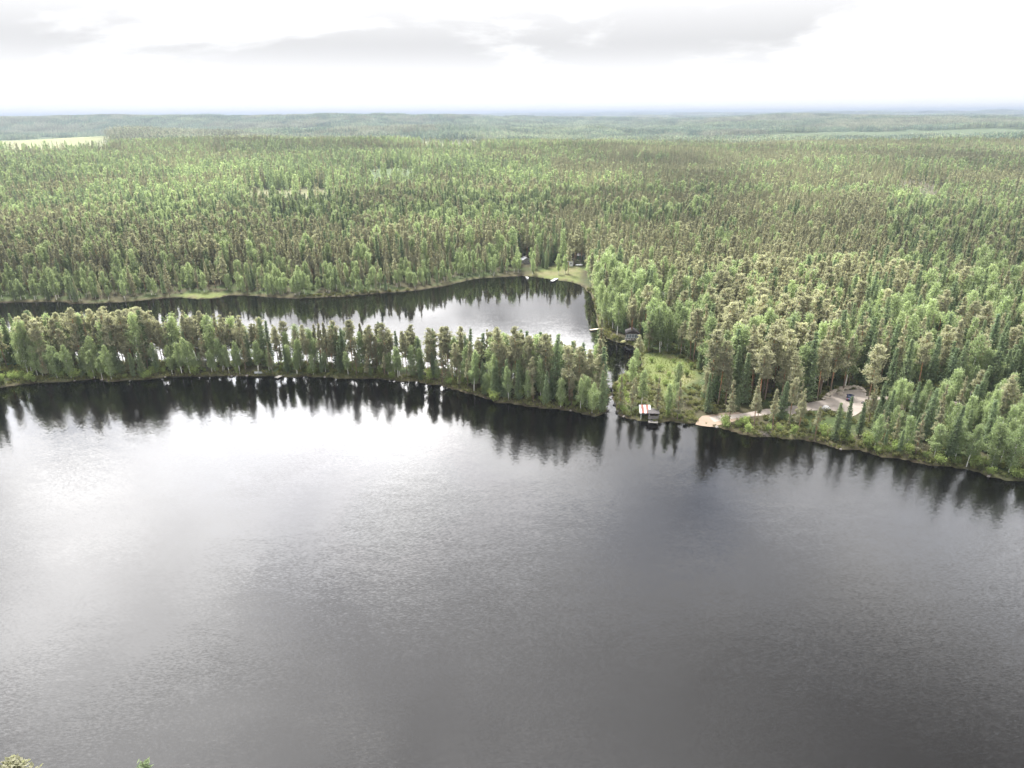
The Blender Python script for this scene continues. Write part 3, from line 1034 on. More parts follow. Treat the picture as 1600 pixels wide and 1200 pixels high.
# random neighbours give way to them
dmin = np.full(len(X), 1e9)
for i in range(len(hx)):
    dmin = np.minimum(dmin, np.hypot(X - hx[i], Y - hy[i]))
k = dmin > 1.9
X, Y, Z, U, Vp, R, H, SPEC, sd, spit, dn = [a[k] for a in (X, Y, Z, U, Vp, R, H, SPEC, sd, spit, dn)]
FORM = np.zeros(len(X), int)
rf = RNG.uniform(0, 1, len(X))
old_pine = spit | (RNG.uniform(0, 1, len(X)) < np.where((U > 960) & (Vp > 470), 0.55, 0.15))
FORM = np.where(SPEC == 0, np.where(old_pine, np.floor(rf * 5.99), 4 + np.floor(rf * 2.99)), np.where(SPEC == 1, np.floor(rf * 4.99), np.floor(rf * 5.99))).astype(int)
FORM = np.where((SPEC == 0) & (H < 10.5), np.where(rf < 0.6, 7, 6), FORM)
nh = len(hx)
hsd = shore_dist(hx, hy)
hU, hV = proj(hx, hy, hz)
X, Y, Z, H = np.r_[hx, X], np.r_[hy, Y], np.r_[hz, Z], np.r_[hh, H]
SPEC, FORM, sd = np.r_[hs, SPEC], np.r_[hf, FORM], np.r_[hsd, sd]
U, Vp, R = np.r_[hU, U], np.r_[hV, Vp], np.r_[np.hypot(hx, hy), R]
HERO = np.r_[np.ones(nh, bool), np.zeros(len(X) - nh, bool)]
spit = np.r_[(hU < 956) & (hV > 548), spit]
dn = np.r_[poly_dist(hx, hy, near_line, closed=False), dn]
lod2 = R > 620
FORM = np.where(lod2, np.array([NF['pine'], NF['spruce'], NF['birch']])[SPEC] + RNG.integers(0, 4, len(X)), FORM)
FAT = RNG.uniform(0.80, 1.04, len(X)) * np.where(R < 330, 1.06, 1.0) * np.where(spit, 0.95, 1.0) * np.where(H < 11, 1.12, 1.0)
hn = np.array([18.0, 16.0, 15.0])[SPEC]
SZ = np.stack([H / hn * FAT, H / hn * FAT, H / hn], 1)
TURN = turns(len(X), 0.025)

# ------------------------------------------------------------------ single trees: the 300 of each kind that show largest
inview = (U > -25) & (U < 1625) & ~lod2
single = np.zeros(len(X), bool)
for s_ in range(3):
    idx = np.where(inview & (SPEC == s_))[0]
    score = R[idx] - 1e6 * HERO[idx] - 40 * spit[idx]
    single[idx[np.argsort(score)][:300]] = True

ORD = ['first', 'second', 'third', 'fourth', 'fifth', 'sixth', 'seventh', 'eighth', 'ninth', 'tenth', 'eleventh', 'twelfth']


def nth(i):
    if i < 12: return ORD[i]
    n = i + 1
    return '%d%s' % (n, 'th' if 10 <= n % 100 <= 20 else {1: 'st', 2: 'nd', 3: 'rd'}.get(n % 10, 'th'))


LOOK = {0: 'olive-brown pine', 1: 'dark green spruce', 2: 'light green birch'}
GROUPN = {0: 'pine trees', 1: 'spruce trees', 2: 'birch trees'}
HLAB = ['tall pine with bare orange trunk above the pale boulders of the clearing', 'tall grey-trunked pine right behind the boulder rim of the gravel clearing',
        'white-trunked birch rising straight behind the parked blue car', 'tall lone pine with long bare trunk beside the gravel road',
        'bare-trunked pine in the wood above the gravel beach', 'slender tall pine in the wood between beach and gravel clearing',
        'tall orange-trunked pine at the edge of the gravel track', 'tall open pine standing at the lake side of the track bend',
        'pale leaning birch with white trunk beside the gravel road', 'birch with bright white trunk leaning out at the waterline',
        'broad pale birch on the lake shore at the edge of the view', 'bare orange pine trunk in the wood above the road birch',
        'tall pine behind the dark spruces above the gravel road', 'tall pine with orange top at the edge of the view',
        'large full-crowned birch above the shore bushes at the edge of the view', 'dark pointed spruce in front of the gravel clearing beside the white boulder',
        'dark spruce standing in front of the parked blue car', 'small dark spruce in front of the clearing, just past the car',
        'pale bushy pine closing the far end of the gravel clearing', 'grey-brown bushy pine at the waterline below the white boulder',
        'slim pale pine between the track and the lake', 'slim pale pine by the shore beside the gravel beach', 'grey-green pine growing on the gravel beach edge',
        'bushy spruce beside the gravel track above the beach', 'round bushy pine at the mouth of the channel', 'bushy brown pine between channel and striped-roof shelter',
        'pale birch on the wooded point behind the striped-roof shelter', 'dense brown pine right beside the striped-roof shelter',
        'slim fresh green birch just past the striped-roof shelter', 'dense brown pine between the slim birch and the gravel beach',
        'white-trunked birch on the near shore close to the spit tip', 'bushy birch overhanging the water at the spit tip', 'brown pine on the very tip of the spit by the channel',
        'pine at the back of the spit tip overlooking the bay', 'leaning white-trunked birch of the close pair on the spit', 'upright birch of the close pair on the spit',
        'strongly leaning white birch trunk in the pair on the outer spit', 'leaning birch beside its twin on the outer spit', 'leaning birch on the spit beside the grey upturned boat',
        'wide flat-topped pine on the spit against the bright bay', 'tall pine with sparse crown where the spit trees stand apart',
        'broad pine on the thin part of the spit', 'pine with tiered crown on the thin part of the spit', 'pine on the spit just past the flat-topped one',
        'pointed spruce among the sparse pines of the spit', 'round leafy birch on the lawn in front of the white cottage', 'slim birch beside the round birch on the cottage lawn',
        'slim birch by the white boat on the far shore', 'dark spruce on the slope between the two far cottages', 'fresh green birch at the waterline among shore bushes',
        'bushy grey pine at the waterline among shore bushes', 'tall grey-green pine above the shore bushes', 'small birch on the shore below the gravel road',
        'spruce by the gravel road just past the clearing', 'slim spruce close to the gravel road', 'spruce between the gravel road and the shore bushes']


def zone_of(i):
    u, v, near = U[i], Vp[i], dn[i]
    if spit[i]: return ('spit_front' if near < 5.5 else 'spit_back')
    if u < 1100 and v > 575: return 'point'
    if u >= 1095 and v > 636: return 'strip_front' if near < 6 else 'strip'
    if u > 890 and u < 1120 and v > 436 and v < 575 and sd[i] < 30: return 'bank'
    if v >= 560: return 'behind'
    return 'deep'


ZP = {'spit_front': ('on the spit waterline from the channel', 'trees on the spit', -1),
      'spit_back': ('on the spit back from the channel', 'trees on the spit', -1),
      'point': ('on the wooded point from the channel', 'trees on the wooded point', 1),
      'strip_front': ('on the lake waterline from the shelter', 'trees between clearing and lake', 1),
      'strip': ('between track and lake from the beach', 'trees between clearing and lake', 1),
      'bank': ('on the bay bank from the water', 'birches and pines on the bay bank', 1),
      'behind': ('behind the gravel road from the meadow', 'wood behind the gravel road', 1),
      'deep': ('in the dense wood farther behind the gravel road', 'dense wood behind the gravel road', 0)}
ids = np.where(single)[0]
zn = {int(i): zone_of(i) for i in ids}
LAB, GRP = {}, {}
for s_ in range(3):
    for z_, (ph, gname, sgn) in ZP.items():
        mem = [i for i in ids if SPEC[i] == s_ and zn[int(i)] == z_ and not HERO[i]]
        mem.sort(key=lambda i: U[i] * (sgn or 1))
        for j, i in enumerate(mem):
            size = 'tall' if H[i] > 14.5 else ('low' if H[i] < 8.5 else 'mid-height')
            LAB[int(i)] = ('%s %s, %s %s' % (size, LOOK[s_], nth(j) + ' of its kind', ph)) if sgn else '%s %s %s' % (size, LOOK[s_], ph)
            GRP[int(i)] = '%s, %s' % (GROUPN[s_], gname) if sgn else '%s %s, %s' % (size, GROUPN[s_], gname)


def plant(sp, x, y, zz, size, turn, fm, label, group, cat='tree'):
    root = empty(sp + '_tree' if cat == 'tree' else sp, (x, y, zz - 0.08))
    root.rotation_euler = turn
    root.scale = size
    tr, cr = FORMS[sp][fm]
    link('trunk' if cat == 'tree' else 'stems', tr, root)
    link('crown' if cat == 'tree' else 'leaves', cr, root)
    tag(root, label, cat, group)
    return root


for i in ids:
    i = int(i)
    lab = HLAB[i] if HERO[i] else LAB[i]
    grp = '%s, singled out' % GROUPN[int(SPEC[i])] if HERO[i] else GRP[i]
    plant(SPN[SPEC[i]], X[i], Y[i], Z[i], SZ[i], TURN[i], int(FORM[i]), lab, grp)

# tree tops on the photographer's own shore
for u, v, sp, fm, hgt, lab in ((2, 1160, 'pine', 1, 17, 'yellow-green pine top poking up at the bottom corner of the view'),
                               (217, 1172, 'spruce', 2, 18, 'slim spruce tip poking up at the bottom edge of the view')):
    d = ray(np.array([float(u)]), np.array([float(v)]))[0]
    tt = (hgt + 1.0 - CAM_H) / d[2]
    plant(sp, d[0] * tt, d[1] * tt, float(ground_z(np.array([d[0] * tt]), np.array([d[1] * tt]))[0]), [hgt / HNOM[sp] * 1.35, hgt / HNOM[sp] * 1.35, hgt / HNOM[sp]], (0, 0, 1.0), fm, lab, 'tree tops on the near shore')

# all the other trees
rest = ~single
for s_, nm, lb in ((0, 'pine_forest', 'wide pine wood beyond the bay and over the hills'), (1, 'spruce_forest', 'dark spruce wood beyond the bay and over the hills'),
                   (2, 'birch_forest', 'light green birches scattered through the forest beyond the bay')):
    k = rest & (SPEC == s_)
    scatter(nm, FORMCOL[SPN[s_]], np.stack([X[k], Y[k], Z[k] - 0.08], 1), FORM[k], TURN[k], SZ[k], lb, 'forest')

# ------------------------------------------------------------------ far forest: blocks of trees, from 1.5 km to the horizon
PATCH_COL = {}
SPC = np.array([(0.105, 0.108, 0.076), (0.058, 0.082, 0.058), (0.125, 0.150, 0.088)])


def far_patch(seed, side, step, mix, nq, qs, hm):
    rng = np.random.default_rng(seed)
    g = np.arange(-side / 2, side / 2, step)
    PX, PY = np.meshgrid(g, g)
    PX = PX.ravel() + rng.uniform(-0.5, 0.5, PX.size) * step; PY = PY.ravel() + rng.uniform(-0.5, 0.5, PY.size) * step
    n = len(PX)
    spc = rng.choice(3, n, p=mix)
    hh_ = rng.normal(hm, 2.0, n)
    V, C = [], []
    for i in range(n):
        h = hh_[i]
        g_ = rng.uniform(0.12, 1.0, nq) ** 0.8
        rr = (step * 0.46) * ((1.05 - g_) ** 0.8 if spc[i] == 1 else np.sin(np.pi * (0.2 + 0.78 * g_)) ** 0.7) * rng.uniform(0.4, 1.1, nq)
        a = rng.uniform(0, 6.28, nq)
        V.append(np.stack([PX[i] + np.cos(a) * rr, PY[i] + np.sin(a) * rr, g_ * h], 1))
        C.append(np.tile(SPC[spc[i]] * rng.uniform(0.7, 1.3), (nq, 1)) * rng.uniform(0.8, 1.2, (nq, 1)))
    L = Geo()
    L.leaves(np.concatenate(V), qs, rng, 0.3, 0.6)
    v, f, _ = L.arrays()
    return mesh_np('far_patch', v, f, [M_FAR], col=np.repeat(np.concatenate(C), 4, 0))


MIXES = [(0.8, 0.14, 0.06), (0.7, 0.2, 0.1), (0.12, 0.78, 0.1), (0.2, 0.68, 0.12), (0.3, 0.5, 0.2), (0.3, 0.25, 0.45)]
for nm, side, step, nq, qs, hm in (('a', 66.0, 4.6, 16, 1.05, 16.0), ('b', 134.0, 8.0, 12, 2.1, 17.0)):
    col = bpy.data.collections.new('far_patch_forms_' + nm)
    PATCH_COL[nm] = col
    for i, mx_ in enumerate(MIXES):
        ob = bpy.data.objects.new('far_patch_%s_%d' % (nm, i), far_patch(500 + i + (50 if nm == 'b' else 0), side, step, mx_, nq, qs, hm))
        col.objects.link(ob)
for nm, r0, r1, st, lb in (('a', 1470, 4600, 62.0, 'hazy mixed forest covering the far ridges'), ('b', 4540, 19000, 126.0, 'pale blue forest fading out along the horizon')):
    qx, qy = grid_points(st, r0, r1, 46)
    kk = np.ones(len(qx), bool)
    for pl in (SUNLIT_C, SUNLIT_D):  # trees kept off the painted sunlit patches
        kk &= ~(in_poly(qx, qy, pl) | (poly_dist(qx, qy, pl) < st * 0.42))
    # open fields and cuttings show as pale gaps in the far woods
    kk &= fbm(qx / 700, qy / 420, 611, 3) < 0.63
    qx, qy = qx[kk], qy[kk]
    qz = ground_z(qx, qy)
    e = st * 0.5
    tx = np.arctan2(ground_z(qx, qy + e) - ground_z(qx, qy - e), 2 * e)
    ty = -np.arctan2(ground_z(qx + e, qy) - ground_z(qx - e, qy), 2 * e)
    n1_ = fbm(qx / 520, qy / 330, 701, 3)
    fm = np.clip(((n1_ - 0.3) / 0.4 * 6 + RNG.uniform(-0.8, 0.8, len(qx))).astype(int), 0, 5)
    sc_ = RNG.uniform(0.8, 1.15, len(qx))
    scatter('far_forest', PATCH_COL[nm], np.stack([qx, qy, qz], 1), fm, np.stack([tx, ty, 0 * tx], 1), np.stack([np.ones_like(sc_), np.ones_like(sc_), sc_], 1), lb, 'forest')

# ------------------------------------------------------------------ shrubs, undergrowth, grass
sx, sy, sl_, sg_ = [], [], [], []
cx, cy_ = grid_points(2.6, 120, 300)
csd = shore_dist(cx, cy_)
cdn = poly_dist(cx, cy_, near_line, closed=False)
cu, cv = proj(cx, cy_, ground_z(cx, cy_, csd))
kk = (csd > 0.2) & (csd < 4.0) & (cdn < 5) & (cu > -10) & (cu < 1615)
prob = np.interp(cu, [0, 200, 390, 400, 640, 700, 950, 960, 1090, 1300, 1600], [0.6, 0.6, 0.5, 0.42, 0.5, 0.7, 0.7, 0.5, 0.3, 0.6, 0.85])
kk &= RNG.uniform(0, 1, len(cx)) < prob
for (u0, v0, u1, v1) in WINDOWS:
    kk &= ~((cu > u0 - 6) & (cu < u1 + 6) & (cv > v0 - 3) & (cv < v1 + 14))
cx, cy_, cu, cv = cx[kk], cy_[kk], cu[kk], cv[kk]
order = np.argsort(cu)
count_s = count_r = 0
for n_, i in enumerate(order):
    on_spit = cu[i] < 955
    hgt = RNG.uniform(1.4, 3.6)
    if on_spit:
        lab = 'leafy green bush, %s along the spit waterline from its outer end' % nth(count_s); count_s += 1
    else:
        lab = 'leafy green bush, %s along the lake shore from the channel' % nth(count_r); count_r += 1
    plant('shrub', float(cx[i]), float(cy_[i]), float(ground_z(cx[i:i + 1], cy_[i:i + 1])[0]), [hgt / 2.6] * 3, (0, 0, RNG.uniform(0, 6.28)),
          int(RNG.integers(0, 4)), lab, 'bushes on the spit shore' if on_spit else 'bushes on the lake shore', cat='bush')

for n_, (u_, v_, h_) in enumerate(((1018, 566, 2.2), (1030, 580, 2.6), (1046, 590, 2.0), (1062, 574, 2.4), (1074, 588, 2.8), (1052, 566, 1.6), (1080, 577, 2.2), (1040, 602, 2.6), (1026, 596, 2.0))):
    x_, y_, z_ = gp(u_, v_)
    plant('shrub', x_, y_, z_, [h_ / 2.6] * 3, (0, 0, n_ * 1.3), n_ % 4, 'round bush on the grassy meadow, %s counted from the bay' % nth(n_), 'bushes on the meadow', cat='bush')
low_col = bpy.data.collections.new('low_forms')
for i in range(4):
    T, L = form_shrub(450 + i, H=0.75, width=0.9, leaf=0.13, n=24)
    v, f, c_ = L.arrays()
    low_col.objects.link(bpy.data.objects.new('low_form_%d' % i, mesh_np('low_form', v, f, [M_UNDER], col=np.repeat(c_[:, None], 3, 1))))
tuft_col = bpy.data.collections.new('tuft_forms')
for i in range(4):
    rng = np.random.default_rng(470 + i)
    nb = 26
    a = rng.uniform(0, 6.28, nb); r0 = rng.uniform(0, 0.18, nb); h_ = rng.uniform(0.35, 0.85, nb); ln = rng.uniform(0.05, 0.4, nb)
    bx = np.stack([np.cos(a) * r0, np.sin(a) * r0, 0 * a], 1); tp = bx + np.stack([np.cos(a) * ln, np.sin(a) * ln, h_], 1)
    sd_ = np.stack([-np.sin(a), np.cos(a), 0 * a], 1) * 0.03
    V = np.stack([bx - sd_, bx + sd_, tp], 1).reshape(-1, 3)
    tuft_col.objects.link(bpy.data.objects.new('tuft_form_%d' % i, mesh_np('tuft_form', V, np.arange(3 * nb).reshape(nb, 3), [M_GRASS], col=np.repeat(np.repeat(rng.uniform(0, 1, nb), 3)[:, None], 3, 1))))
lx, ly = grid_points(1.7, 120, 330)
lsd = shore_dist(lx, ly)
hard = in_poly(lx, ly, PARK) | in_poly(lx, ly, BEACH) | (poly_dist(lx, ly, ROAD, closed=False) < 2.6)
soft = in_poly(lx, ly, MEADOW) | in_poly(lx, ly, YARD)
kk = (lsd > 0.12) & ~hard & ~soft & ((fbm(lx / 6, ly / 6, 801, 3) > 0.42) | (lsd < 2.4))
n_ = int(kk.sum()); sc_ = RNG.uniform(0.6, 1.5, n_)
scatter('undergrowth', low_col, np.stack([lx[kk], ly[kk], ground_z(lx[kk], ly[kk], lsd[kk]) - 0.05], 1), RNG.integers(0, 4, n_), turns(n_), np.stack([sc_] * 3, 1),
        'low brown-green undergrowth beneath the trees', 'undergrowth')
lx, ly = grid_points(0.95, 120, 300)
lsd = shore_dist(lx, ly)
hard = in_poly(lx, ly, PARK) | in_poly(lx, ly, BEACH) | (poly_dist(lx, ly, ROAD, closed=False) < 2.2)
soft = in_poly(lx, ly, MEADOW)
kk = ~hard & (((lsd > 0.1) & (lsd < 2.2)) | (soft & (lsd > 0.1)))
n_ = int(kk.sum()); sc_ = RNG.uniform(0.4, 0.95, n_)
scatter('grass', tuft_col, np.stack([lx[kk], ly[kk], ground_z(lx[kk], ly[kk], lsd[kk]) - 0.03], 1), RNG.integers(0, 4, n_), turns(n_), np.stack([sc_] * 3, 1),
        'straw-coloured and green grass along the shores and on the meadow', 'grass')
#%%OBJECTS%%

# ------------------------------------------------------------------ gravel sheets
from mathutils.geometry import delaunay_2d_cdt


def mat_gravel(name, col):
    m = bpy.data.materials.new(name); m.use_nodes = True
    t = NT(m.node_tree)
    geo = t.n('ShaderNodeNewGeometry')
    a = t.noise(geo.outputs['Position'], 0.35, 5.0, 0.6); b_ = t.noise(geo.outputs['Position'], 4.0, 4.0, 0.7)
    c = t.vmath('SCALE', rgba(col)[:3], t.math('ADD', t.math('MULTIPLY', a, 0.55), t.math('ADD', t.math('MULTIPLY', b_, 0.5), 0.45)))
    p = t.n('ShaderNodeBsdfPrincipled'); t.put(p.inputs['Base Color'], c)
    p.inputs['Roughness'].default_value = 0.95; p.inputs['Specular IOR Level'].default_value = 0.15
    bu = t.n('ShaderNodeBump'); bu.inputs['Strength'].default_value = 0.5; bu.inputs['Distance'].default_value = 0.08
    t.put(bu.inputs['Height'], b_); t.put(p.inputs['Normal'], bu.outputs[0])
    o = t.n('ShaderNodeOutputMaterial'); t.put(o.inputs[0], p.outputs[0])
    return m


M_GRAVEL = mat_gravel('gravel', (0.26, 0.228, 0.20))
M_SAND = mat_gravel('sandy_gravel', (0.215, 0.165, 0.125))


def draped(name, poly, off, mat, label, cat):
    edge = jag(poly, 1.0, 0.5, 91, closed=True)
    lo, hi = edge.min(0), edge.max(0)
    GX_, GY_ = np.meshgrid(np.arange(lo[0], hi[0], 1.5), np.arange(lo[1], hi[1], 1.5))
    ix, iy = GX_.ravel(), GY_.ravel()
    k_ = in_poly(ix, iy, edge) & (poly_dist(ix, iy, edge) > 0.6)
    pts = [Vector((a_, b_)) for a_, b_ in np.vstack([edge, np.stack([ix[k_], iy[k_]], 1)])]
    ne = len(edge)
    vs, es, fs, *_ = delaunay_2d_cdt(pts, [(i, (i + 1) % ne) for i in range(ne)], [], 1, 1e-5)
    V2 = np.array([(v.x, v.y) for v in vs])
    zz = np.maximum(ground_z(V2[:, 0], V2[:, 1]), 0.05) + off
    ob = link(name, mesh_np(name, np.column_stack([V2, zz]), np.array([list(f) for f in fs]), [mat], smooth=True))
    return tag(ob, label, cat, kind='structure')


draped('gravel_clearing', PARK, 0.05, M_GRAVEL, 'pale gravel clearing with the parked car', 'gravel clearing')
draped('gravel_beach', BEACH, 0.07, M_SAND, 'sandy gravel landing at the lake shore', 'gravel beach')
rp = jag(ROAD, 1.5, 0.25, 17)
tg_ = np.gradient(rp, axis=0); tg_ /= np.linalg.norm(tg_, axis=1)[:, None]
nr_ = np.stack([-tg_[:, 1], tg_[:, 0]], 1)
wd = np.interp(np.arange(len(rp)), [0, len(rp)], [1.35, 1.35]) + (vnoise(rp[:, 0] / 3, rp[:, 1] / 3, 5) - 0.5) * 0.8
rows = [rp + nr_ * (wd * f_)[:, None] for f_ in (-1, -0.5, 0, 0.5, 1)]
V2 = np.concatenate(rows); nrp = len(rp)
RF = np.array([[a_ * nrp + i, a_ * nrp + i + 1, (a_ + 1) * nrp + i + 1, (a_ + 1) * nrp + i] for a_ in range(4) for i in range(nrp - 1)])
road = link('gravel_road', mesh_np('gravel_road', np.column_stack([V2, ground_z(V2[:, 0], V2[:, 1]) + 0.10]), RF, [M_GRAVEL], smooth=True))
tag(road, 'narrow gravel track from the clearing past the beach into the wood', 'road', kind='structure')

# ------------------------------------------------------------------ built things
m_white = mat_plain('white_boards', (0.55, 0.55, 0.54), 0.7, 0.08)
m_dark = mat_plain('dark_stained_boards', (0.055, 0.045, 0.04), 0.8, 0.2)
m_brown = mat_plain('red_brown_boards', (0.22, 0.085, 0.05), 0.8, 0.2)
m_green = mat_plain('green_boards', (0.09, 0.15, 0.10), 0.8, 0.2)
m_greywood = mat_plain('weathered_planks', (0.17, 0.16, 0.15), 0.85, 0.18)
m_palewood = mat_plain('fresh_planks', (0.55, 0.45, 0.36), 0.8, 0.15)
m_roofgrey = mat_plain('grey_roofing', (0.19, 0.18, 0.178), 0.7, 0.15)
m_roofdark = mat_plain('dark_roofing', (0.06, 0.055, 0.055), 0.8, 0.2)
m_roofpale = mat_plain('pale_metal_roof', (0.30, 0.305, 0.32), 0.45, 0.1)
m_roofwhite = mat_plain('white_roof_sheet', (0.36, 0.36, 0.36), 0.5, 0.08)
m_roofrust = mat_plain('rust_red_roof_sheet', (0.17, 0.055, 0.035), 0.6, 0.2)
m_glass = mat_plain('window_glass', (0.03, 0.035, 0.04), 0.05, 0.05, spec=0.6)
m_glass2 = mat_plain('pale_glazing', (0.15, 0.17, 0.175), 0.12, 0.15, spec=0.6)
m_boatw = mat_plain('white_boat_hull', (0.74, 0.75, 0.75), 0.35, 0.05, spec=0.5)
m_boatg = mat_plain('grey_boat_hull', (0.17, 0.18, 0.178), 0.6, 0.15)
m_boaty = mat_plain('yellow_boat_hull', (0.46, 0.44, 0.22), 0.5, 0.12)
m_boatgr = mat_plain('green_boat_hull', (0.10, 0.20, 0.14), 0.5, 0.12)
m_rock = mat_plain('pale_boulder', (0.31, 0.27, 0.225), 0.9, 0.25, 1.2, bump=0.6)
m_rockw = mat_plain('white_boulder', (0.44, 0.43, 0.42), 0.9, 0.12, 1.2, bump=0.6)
m_rockd = mat_plain('dark_wet_stone', (0.06, 0.055, 0.05), 0.6, 0.3, 1.2, bump=0.6)
m_car = mat_plain('dark_blue_car_paint', (0.012, 0.022, 0.075), 0.25, 0.05, spec=0.5, coat=1.0)
m_tyre = mat_plain('tyre_rubber', (0.02, 0.02, 0.02), 0.9)
m_rim = mat_plain('wheel_alloy', (0.45, 0.45, 0.46), 0.35, 0.05, metal=0.8)
m_lampr = mat_plain('red_tail_lamp', (0.35, 0.02, 0.02), 0.3)
m_lampw = mat_plain('clear_head_lamp', (0.7, 0.7, 0.72), 0.15)
m_black = mat_plain('black_plastic', (0.025, 0.025, 0.028), 0.5)


def gable(name, w_, d_, h_, rise, wallm, roofm, parent, over=0.3, thick=0.12):
    """walls with pointed gables facing +-Y, roof of two slopes"""
    bm = bmesh.new()
    pr = [(-w_ / 2, -0.3), (w_ / 2, -0.3), (w_ / 2, h_), (0, h_ + rise), (-w_ / 2, h_)]
    a_ = [bm.verts.new((x_, -d_ / 2, z_)) for x_, z_ in pr]; b_ = [bm.verts.new((x_, d_ / 2, z_)) for x_, z_ in pr]
    bm.faces.new(a_); bm.faces.new(b_[::-1])
    for i in range(5):
        bm.faces.new([a_[(i + 1) % 5], a_[i], b_[i], b_[(i + 1) % 5]])
    link('wall', bm_mesh('wall', bm, wallm), parent)
    ang = math.atan2(rise, w_ / 2); ln = math.hypot(rise, w_ / 2) + over
    rf = None
    for sgn in (-1, 1):
        bm = bmesh.new()
        cx_ = sgn * (math.cos(ang) * ln / 2); cz_ = h_ + rise - math.sin(ang) * ln / 2 + thick / 2 + 0.03
        bm_box(bm, (cx_, 0, cz_), (ln, d_ + 2 * over, thick), ry=sgn * ang)
        rf = link('roof', bm_mesh('roof', bm, roofm), parent)
    return rf


def opening(kind, x_, z_, w_, h_, yface, parent, framem, panem):
    f_ = box_obj(kind, (x_, yface - 0.03, z_), (w_ + 0.16, 0.06, h_ + 0.16), framem, parent)
    if kind == 'window':
        for sx_ in (-1, 1):
            box_obj('pane', (x_ + sx_ * (w_ / 4 + 0.01), yface - 0.065, z_), (w_ / 2 - 0.05, 0.02, h_), panem, f_)
    else:
        box_obj('handle', (x_ + w_ * 0.38, yface - 0.08, z_), (0.05, 0.05, 0.16), m_black, f_)


def house(name, u, v, rz, w_, d_, h_, rise, wallm, roofm, label, win=((0.0, 1.3, 0.9, 0.8),), door=None, chimney=True, cat='cottage'):
    x_, y_, z_ = gp(u, v)
    root = empty(name, (x_, y_, z_), rz)
    rf = gable(name, w_, d_, h_, rise, wallm, roofm, root)
    for (wx_, wz_, ww_, wh_) in win: opening('window', wx_, wz_, ww_, wh_, -d_ / 2, root, m_white, m_glass)
    if door is not None: opening('door', door, 1.0, 0.9, 2.0, -d_ / 2, root, m_dark if wallm is m_white else m_white, m_dark)
    if chimney:
        ch_ = box_obj('chimney', (w_ * 0.12, d_ * 0.15, h_ + rise + 0.15), (0.5, 0.5, 1.1), m_rock, root)
    tag(root, label, cat, 'cottages by the bay')
    return root


house('cottage', 890.5, 414, -0.22, 3.8, 4.6, 2.3, 1.25, m_white, m_roofdark, 'small white cottage with dark roof on the far yard', win=((0.9, 1.35, 0.7, 0.7),), door=-0.8)
house('outhouse', 873.5, 415, -0.5, 1.5, 1.8, 2.0, 0.6, m_dark, m_roofdark, 'tiny dark outhouse with white door left of the white cottage', win=(), door=0.0, chimney=False, cat='outhouse')
house('cabin', 821, 411, 0.3, 4.2, 4.5, 2.2, 1.2, m_greywood, m_roofpale, 'grey cabin with pale metal roof among trees above the boat', win=((-0.9, 1.3, 0.8, 0.8), (0.9, 1.3, 0.8, 0.8)))
house('cabin', 909, 405, 0.9, 3.4, 4.2, 2.2, 1.2, m_green, m_roofgrey, 'dark green cabin with grey roof behind the white cottage', win=((0.9, 1.3, 0.9, 0.8),), door=-0.9)
house('cottage', 1043, 475, 0.75, 6.5, 8.0, 2.6, 2.2, m_dark, m_roofgrey, 'cottage with grey pitched roof showing between bay birches', win=((-1.4, 1.4, 1.0, 1.0), (1.4, 1.4, 1.0, 1.0)))
house('shed', 1074, 486, 0.4, 3.0, 3.6, 2.2, 1.2, m_dark, m_roofgrey, 'small shed roof among the birches beyond the grey-roofed cottage', win=((0, 1.3, 0.7, 0.7),), chimney=False, cat='shed')

# glazed cabin on the bay bank
x_, y_, z_ = gp(988, 528)
root = empty('glazed_cabin', (x_, y_, z_), -0.10)
gable('glazed_cabin', 5.0, 4.0, 2.4, 1.1, m_dark, m_roofdark, root)
box_obj('deck', (0, -3.0, 0.25), (6.0, 1.7, 0.16), m_greywood, root)
for i in range(5):
    f_ = box_obj('window', (-2.0 + i * 1.0, -2.14, 1.35), (0.92, 0.06, 1.7), m_white, root)
    box_obj('pane', (-2.0 + i * 1.0, -2.185, 1.35), (0.78, 0.02, 1.54), m_glass2, f_)
for i in range(7):
    box_obj('baluster', (-2.85 + i * 0.95, -3.78, 0.75), (0.09, 0.07, 0.85), m_white, root)
box_obj('handrail', (0, -3.78, 1.21), (6.0, 0.10, 0.07), m_white, root)
tag(root, 'dark cabin with glazed white veranda under the bay birches', 'cabin', 'cottages by the bay')

# striped-roof shelter, dark hut and landing stage by the channel
x_, y_, z_ = gp(1007, 651)
root = empty('shelter', (x_, y_, z_), -0.06)
for sx_ in (-1.15, 1.15):
    for sy_, hh_ in ((-1.2, 1.75), (1.2, 2.75)):
        box_obj('post', (sx_, sy_, hh_ / 2 - 0.15), (0.12, 0.12, hh_ + 0.3), m_white, root)
ang = math.atan2(1.0, 2.4)
for i in range(5):
    bm = bmesh.new()
    bm_box(bm, (-1.28 + i * 0.64, 0, 2.33 + (0.03 if i % 2 else 0)), (0.66, 3.3, 0.05), rx=ang)
    link('roof_sheet', bm_mesh('roof_sheet', bm, m_roofwhite if i % 2 == 0 else m_roofrust), root)
box_obj('back_wall', (0, 1.10, 1.1), (2.2, 0.08, 2.2), m_green, root)
box_obj('side_wall', (-1.08, 0.0, 0.75), (0.08, 2.1, 1.5), m_green, root)
box_obj('bench', (0.2, 0.7, 0.45), (1.7, 0.45, 0.08), m_greywood, root)
tag(root, 'small open shelter with white and rust-red striped roof by the lake', 'shelter')
x_, y_, z_ = gp(1020, 653.5)
root = empty('lakeside_hut', (x_, y_, z_), -0.06)
box_obj('floor', (0, 0, 0.30), (2.9, 2.4, 0.14), m_greywood, root)
box_obj('back_wall', (0, 1.12, 1.25), (2.8, 0.08, 1.8), m_dark, root)
